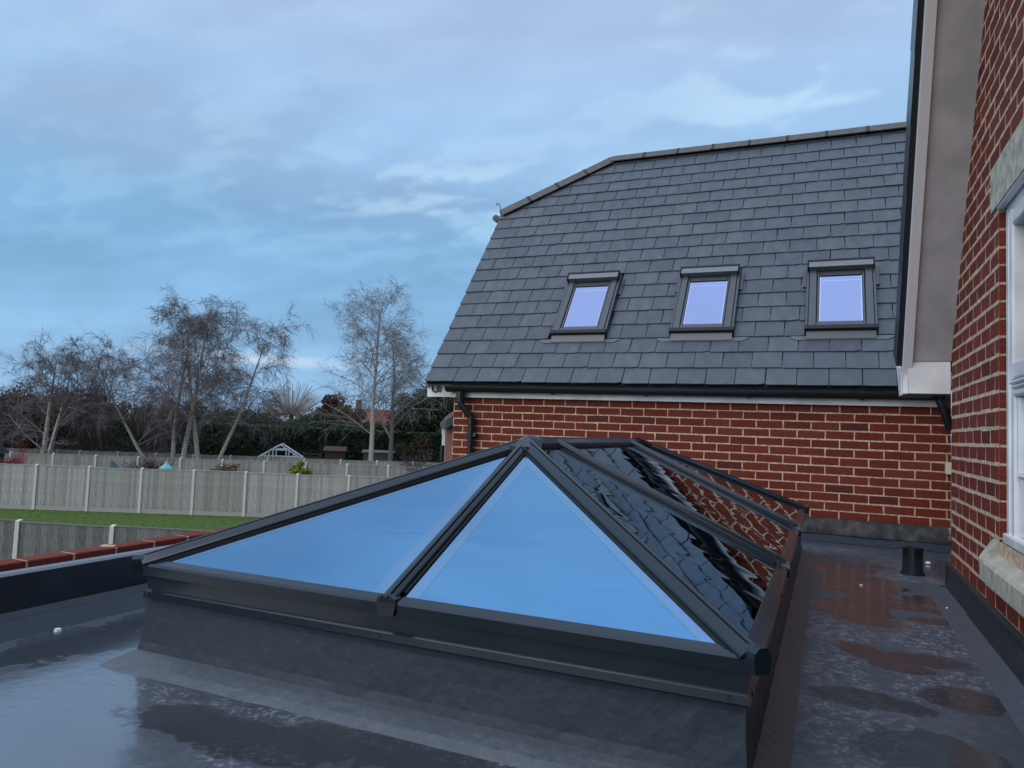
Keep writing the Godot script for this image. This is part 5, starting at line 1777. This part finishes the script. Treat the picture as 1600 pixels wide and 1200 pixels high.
func shed(called: String, label: String, at: Vector3, s: Vector3, wood: String, roofm: String, rise: float) -> void:
	var t := thing(called, label, "shed", at)
	t.rotation.y = 0.5
	var m := M.new()
	m.box(Vector3(0, s.y / 2.0, 0), s)
	part("wall", m, mats[wood], t)
	m = M.new()
	m.prism(PackedVector2Array([Vector2(-s.z / 2.0 - 0.12, s.y), Vector2(s.z / 2.0 + 0.12, s.y), Vector2(s.z / 2.0 + 0.12, s.y + 0.06), Vector2(0, s.y + 0.06 + rise), Vector2(-s.z / 2.0 - 0.12, s.y + 0.06)]), Vector3(-s.x / 2.0 - 0.12, 0, 0), Vector3(s.x / 2.0 + 0.12, 0, 0), Vector3(0, 0, 1), Vector3.UP)
	part("roof", m, mats[roofm], t)
	for k in int(s.y / 0.2):
		m = M.new()
		m.box(Vector3(0, 0.1 + 0.2 * k, s.z / 2.0 + 0.008), Vector3(s.x, 0.185, 0.014), Basis(Vector3.RIGHT, 0.05))
		part("cladding_board", m, mats[wood], t)

# ---------------------------------------------------------------- far houses and tree line
func far_house(called: String, label: String, at: Vector3, turn: float, s: Vector3, rise: float, wallm: String, roofm: String, gable_trim: bool) -> void:
	var t := thing(called, label, "house", at)
	t.rotation.y = turn
	var m := M.new()
	m.box(Vector3(0, s.y / 2.0, 0), s)
	m.prism(PackedVector2Array([Vector2(-s.x / 2.0 + 0.02, s.y - 0.01), Vector2(s.x / 2.0 - 0.02, s.y - 0.01), Vector2(0, s.y + rise - 0.12)]), Vector3(0, 0, -s.z / 2.0 + 0.01), Vector3(0, 0, s.z / 2.0 - 0.01), Vector3.RIGHT, Vector3.UP)
	part("wall", m, mats[wallm], t)
	m = M.new()
	for q in [-1.0, 1.0]:
		var e := Vector3(q * (s.x / 2.0 + 0.3), s.y - 0.2, 0)
		var top := Vector3(0, s.y + rise, 0)
		var hz := Vector3(0, 0, s.z / 2.0 + 0.25)
		var dn := Vector3(0, -0.12, 0)
		m.hexa([e - hz + dn, e + hz + dn, top + hz + dn, top - hz + dn, e - hz, e + hz, top + hz, top - hz])
	part("roof", m, mats[roofm], t)
	if gable_trim:
		for q in [-1.0, 1.0]:
			m = M.new()
			m.tube([Vector3(q * (s.x / 2.0 + 0.32), s.y - 0.28, s.z / 2.0 + 0.28), Vector3(0, s.y + rise - 0.05, s.z / 2.0 + 0.28)], [0.11, 0.11], 4, true)
			part("barge_board", m, mats.white_paint, t)
	for k in [-1.0, 1.0]:
		m = M.new()
		m.box(Vector3(k * s.x * 0.25, s.y * 0.62, s.z / 2.0 + 0.02), Vector3(1.1, 1.1, 0.06))
		var wn := part("window", m, mats.white_paint, t)
		m = M.new()
		m.box(Vector3(k * s.x * 0.25, s.y * 0.62, s.z / 2.0 + 0.055), Vector3(0.9, 0.9, 0.02))
		part("pane", m, mats.dark_pane, wn)
	m = M.new()
	m.box(Vector3(0, s.y + rise + 0.35, -s.z * 0.3), Vector3(0.6, 1.1, 0.6))
	part("chimney", m, mats.far_brick, t)

func build_far() -> void:
	far_house("red_roof_house", "far house with a red tiled roof behind the silver birch", Vector3(-43.0, GROUND, -56.0), 2.2, Vector3(5.5, 3.0, 7.0), 2.1, "cream_render", "red_tile", false)
	far_house("gabled_house", "far brown roofed house with white gable boards", Vector3(-43.6, GROUND, -50.8), 0.9, Vector3(4.6, 2.6, 6.0), 2.2, "far_brick", "brown_tile", true)
	# neighbour whose brick wall shows as a narrow strip left of the annexe
	var t := thing("neighbour_house", "narrow strip of neighbouring brick house left of the annexe wall", "house")
	var a := Vector3(-9.55, GROUND, -9.0)
	var b := Vector3(-5.35, GROUND, -1.6)
	var al := (b - a).normalized()
	var out := Vector3(al.z, 0, -al.x)
	if out.dot(CAM - a) < 0.0: out = -out
	var up := Vector3.UP
	var m := M.new()
	var hgt := 3.95
	m.hexa([a, b, b - out * 4.0 + al * -1.2, a - out * 4.0, a + up * hgt, b + up * hgt, b - out * 4.0 + al * -1.2 + up * hgt, a - out * 4.0 + up * hgt])
	part("wall", m, mats.far_brick, t)
	m = M.new()
	var e := a - al * 0.25 + out * 0.10 + up * (hgt - 0.25)
	var f := b + out * 0.10 + up * (hgt - 0.25)
	var rg := up * 1.2 - out * 1.6
	m.hexa([e, f, f + rg, e + rg, e + up * 0.12, f + up * 0.12, f + rg + up * 0.12, e + rg + up * 0.12])
	part("roof", m, mats.slate_2, t)
	for k in 2:
		m = M.new()
		var c := a.lerp(b, 0.16) + out * 0.03 + up * (3.05 - 2.1 * k)
		m.box(c, Vector3(0.06, 1.25, 1.5), Basis(out, up, out.cross(up)))
		var w := part("window", m, mats.white_paint, t)
		m = M.new()
		m.box(c + out * 0.03, Vector3(0.02, 1.0, 0.5), Basis(out, up, out.cross(up)))
		part("pane", m, mats.dark_pane, w)
	m = M.new()
	m.tube([a.lerp(b, 0.62) + out * 0.09 + up * 0.0, a.lerp(b, 0.62) + out * 0.09 + up * 3.4], [0.04, 0.04], 8)
	part("downpipe", m, mats.black_plastic, t)
	# tree line far behind
	var r := RandomNumberGenerator.new()
	r.seed = 900
	var names := ["far bare brown tree at the left end of the skyline", "far olive brown tree second along the left skyline", "far dull brown tree behind the copper beech", "far brown tree between the two left birches", "far green brown tree behind the weeping birch", "far brown tree right of the weeping birch", "far low tree under the pale cloud streak", "far brown tree left of the pollarded tree", "far tree directly behind the pollarded tree", "far dark tree left of the copper tree", "far tree behind the red roof"]
	var us := [20.0, 70.0, 120.0, 170.0, 240.0, 300.0, 345.0, 395.0, 445.0, 500.0, 600.0]
	for i in 11:
		var an: float = atan((us[i] - 800.0) / 1131.0) - 0.41165
		var d := 88.0 + 8.0 * sin(i * 2.3)
		var p := Vector3(CAM.x + sin(an) * d, GROUND, CAM.z - cos(an) * d)
		var tones := [Color(0.075, 0.058, 0.048), Color(0.060, 0.055, 0.035), Color(0.09, 0.065, 0.045)]
		if i in [4, 6]: tones = [Color(0.050, 0.060, 0.028), Color(0.07, 0.065, 0.035)]
		leafy_tree("skyline_tree", names[i], "tree", p, [5.6, 5.2, 6.0, 5.4, 5.0, 5.2, 4.6, 4.9, 4.0, 4.6, 4.4][i], Vector3(3.6, 1.9, 3.0), tones, 26, 110, 0.16, 910 + i, 0.2, "far trees on the skyline")
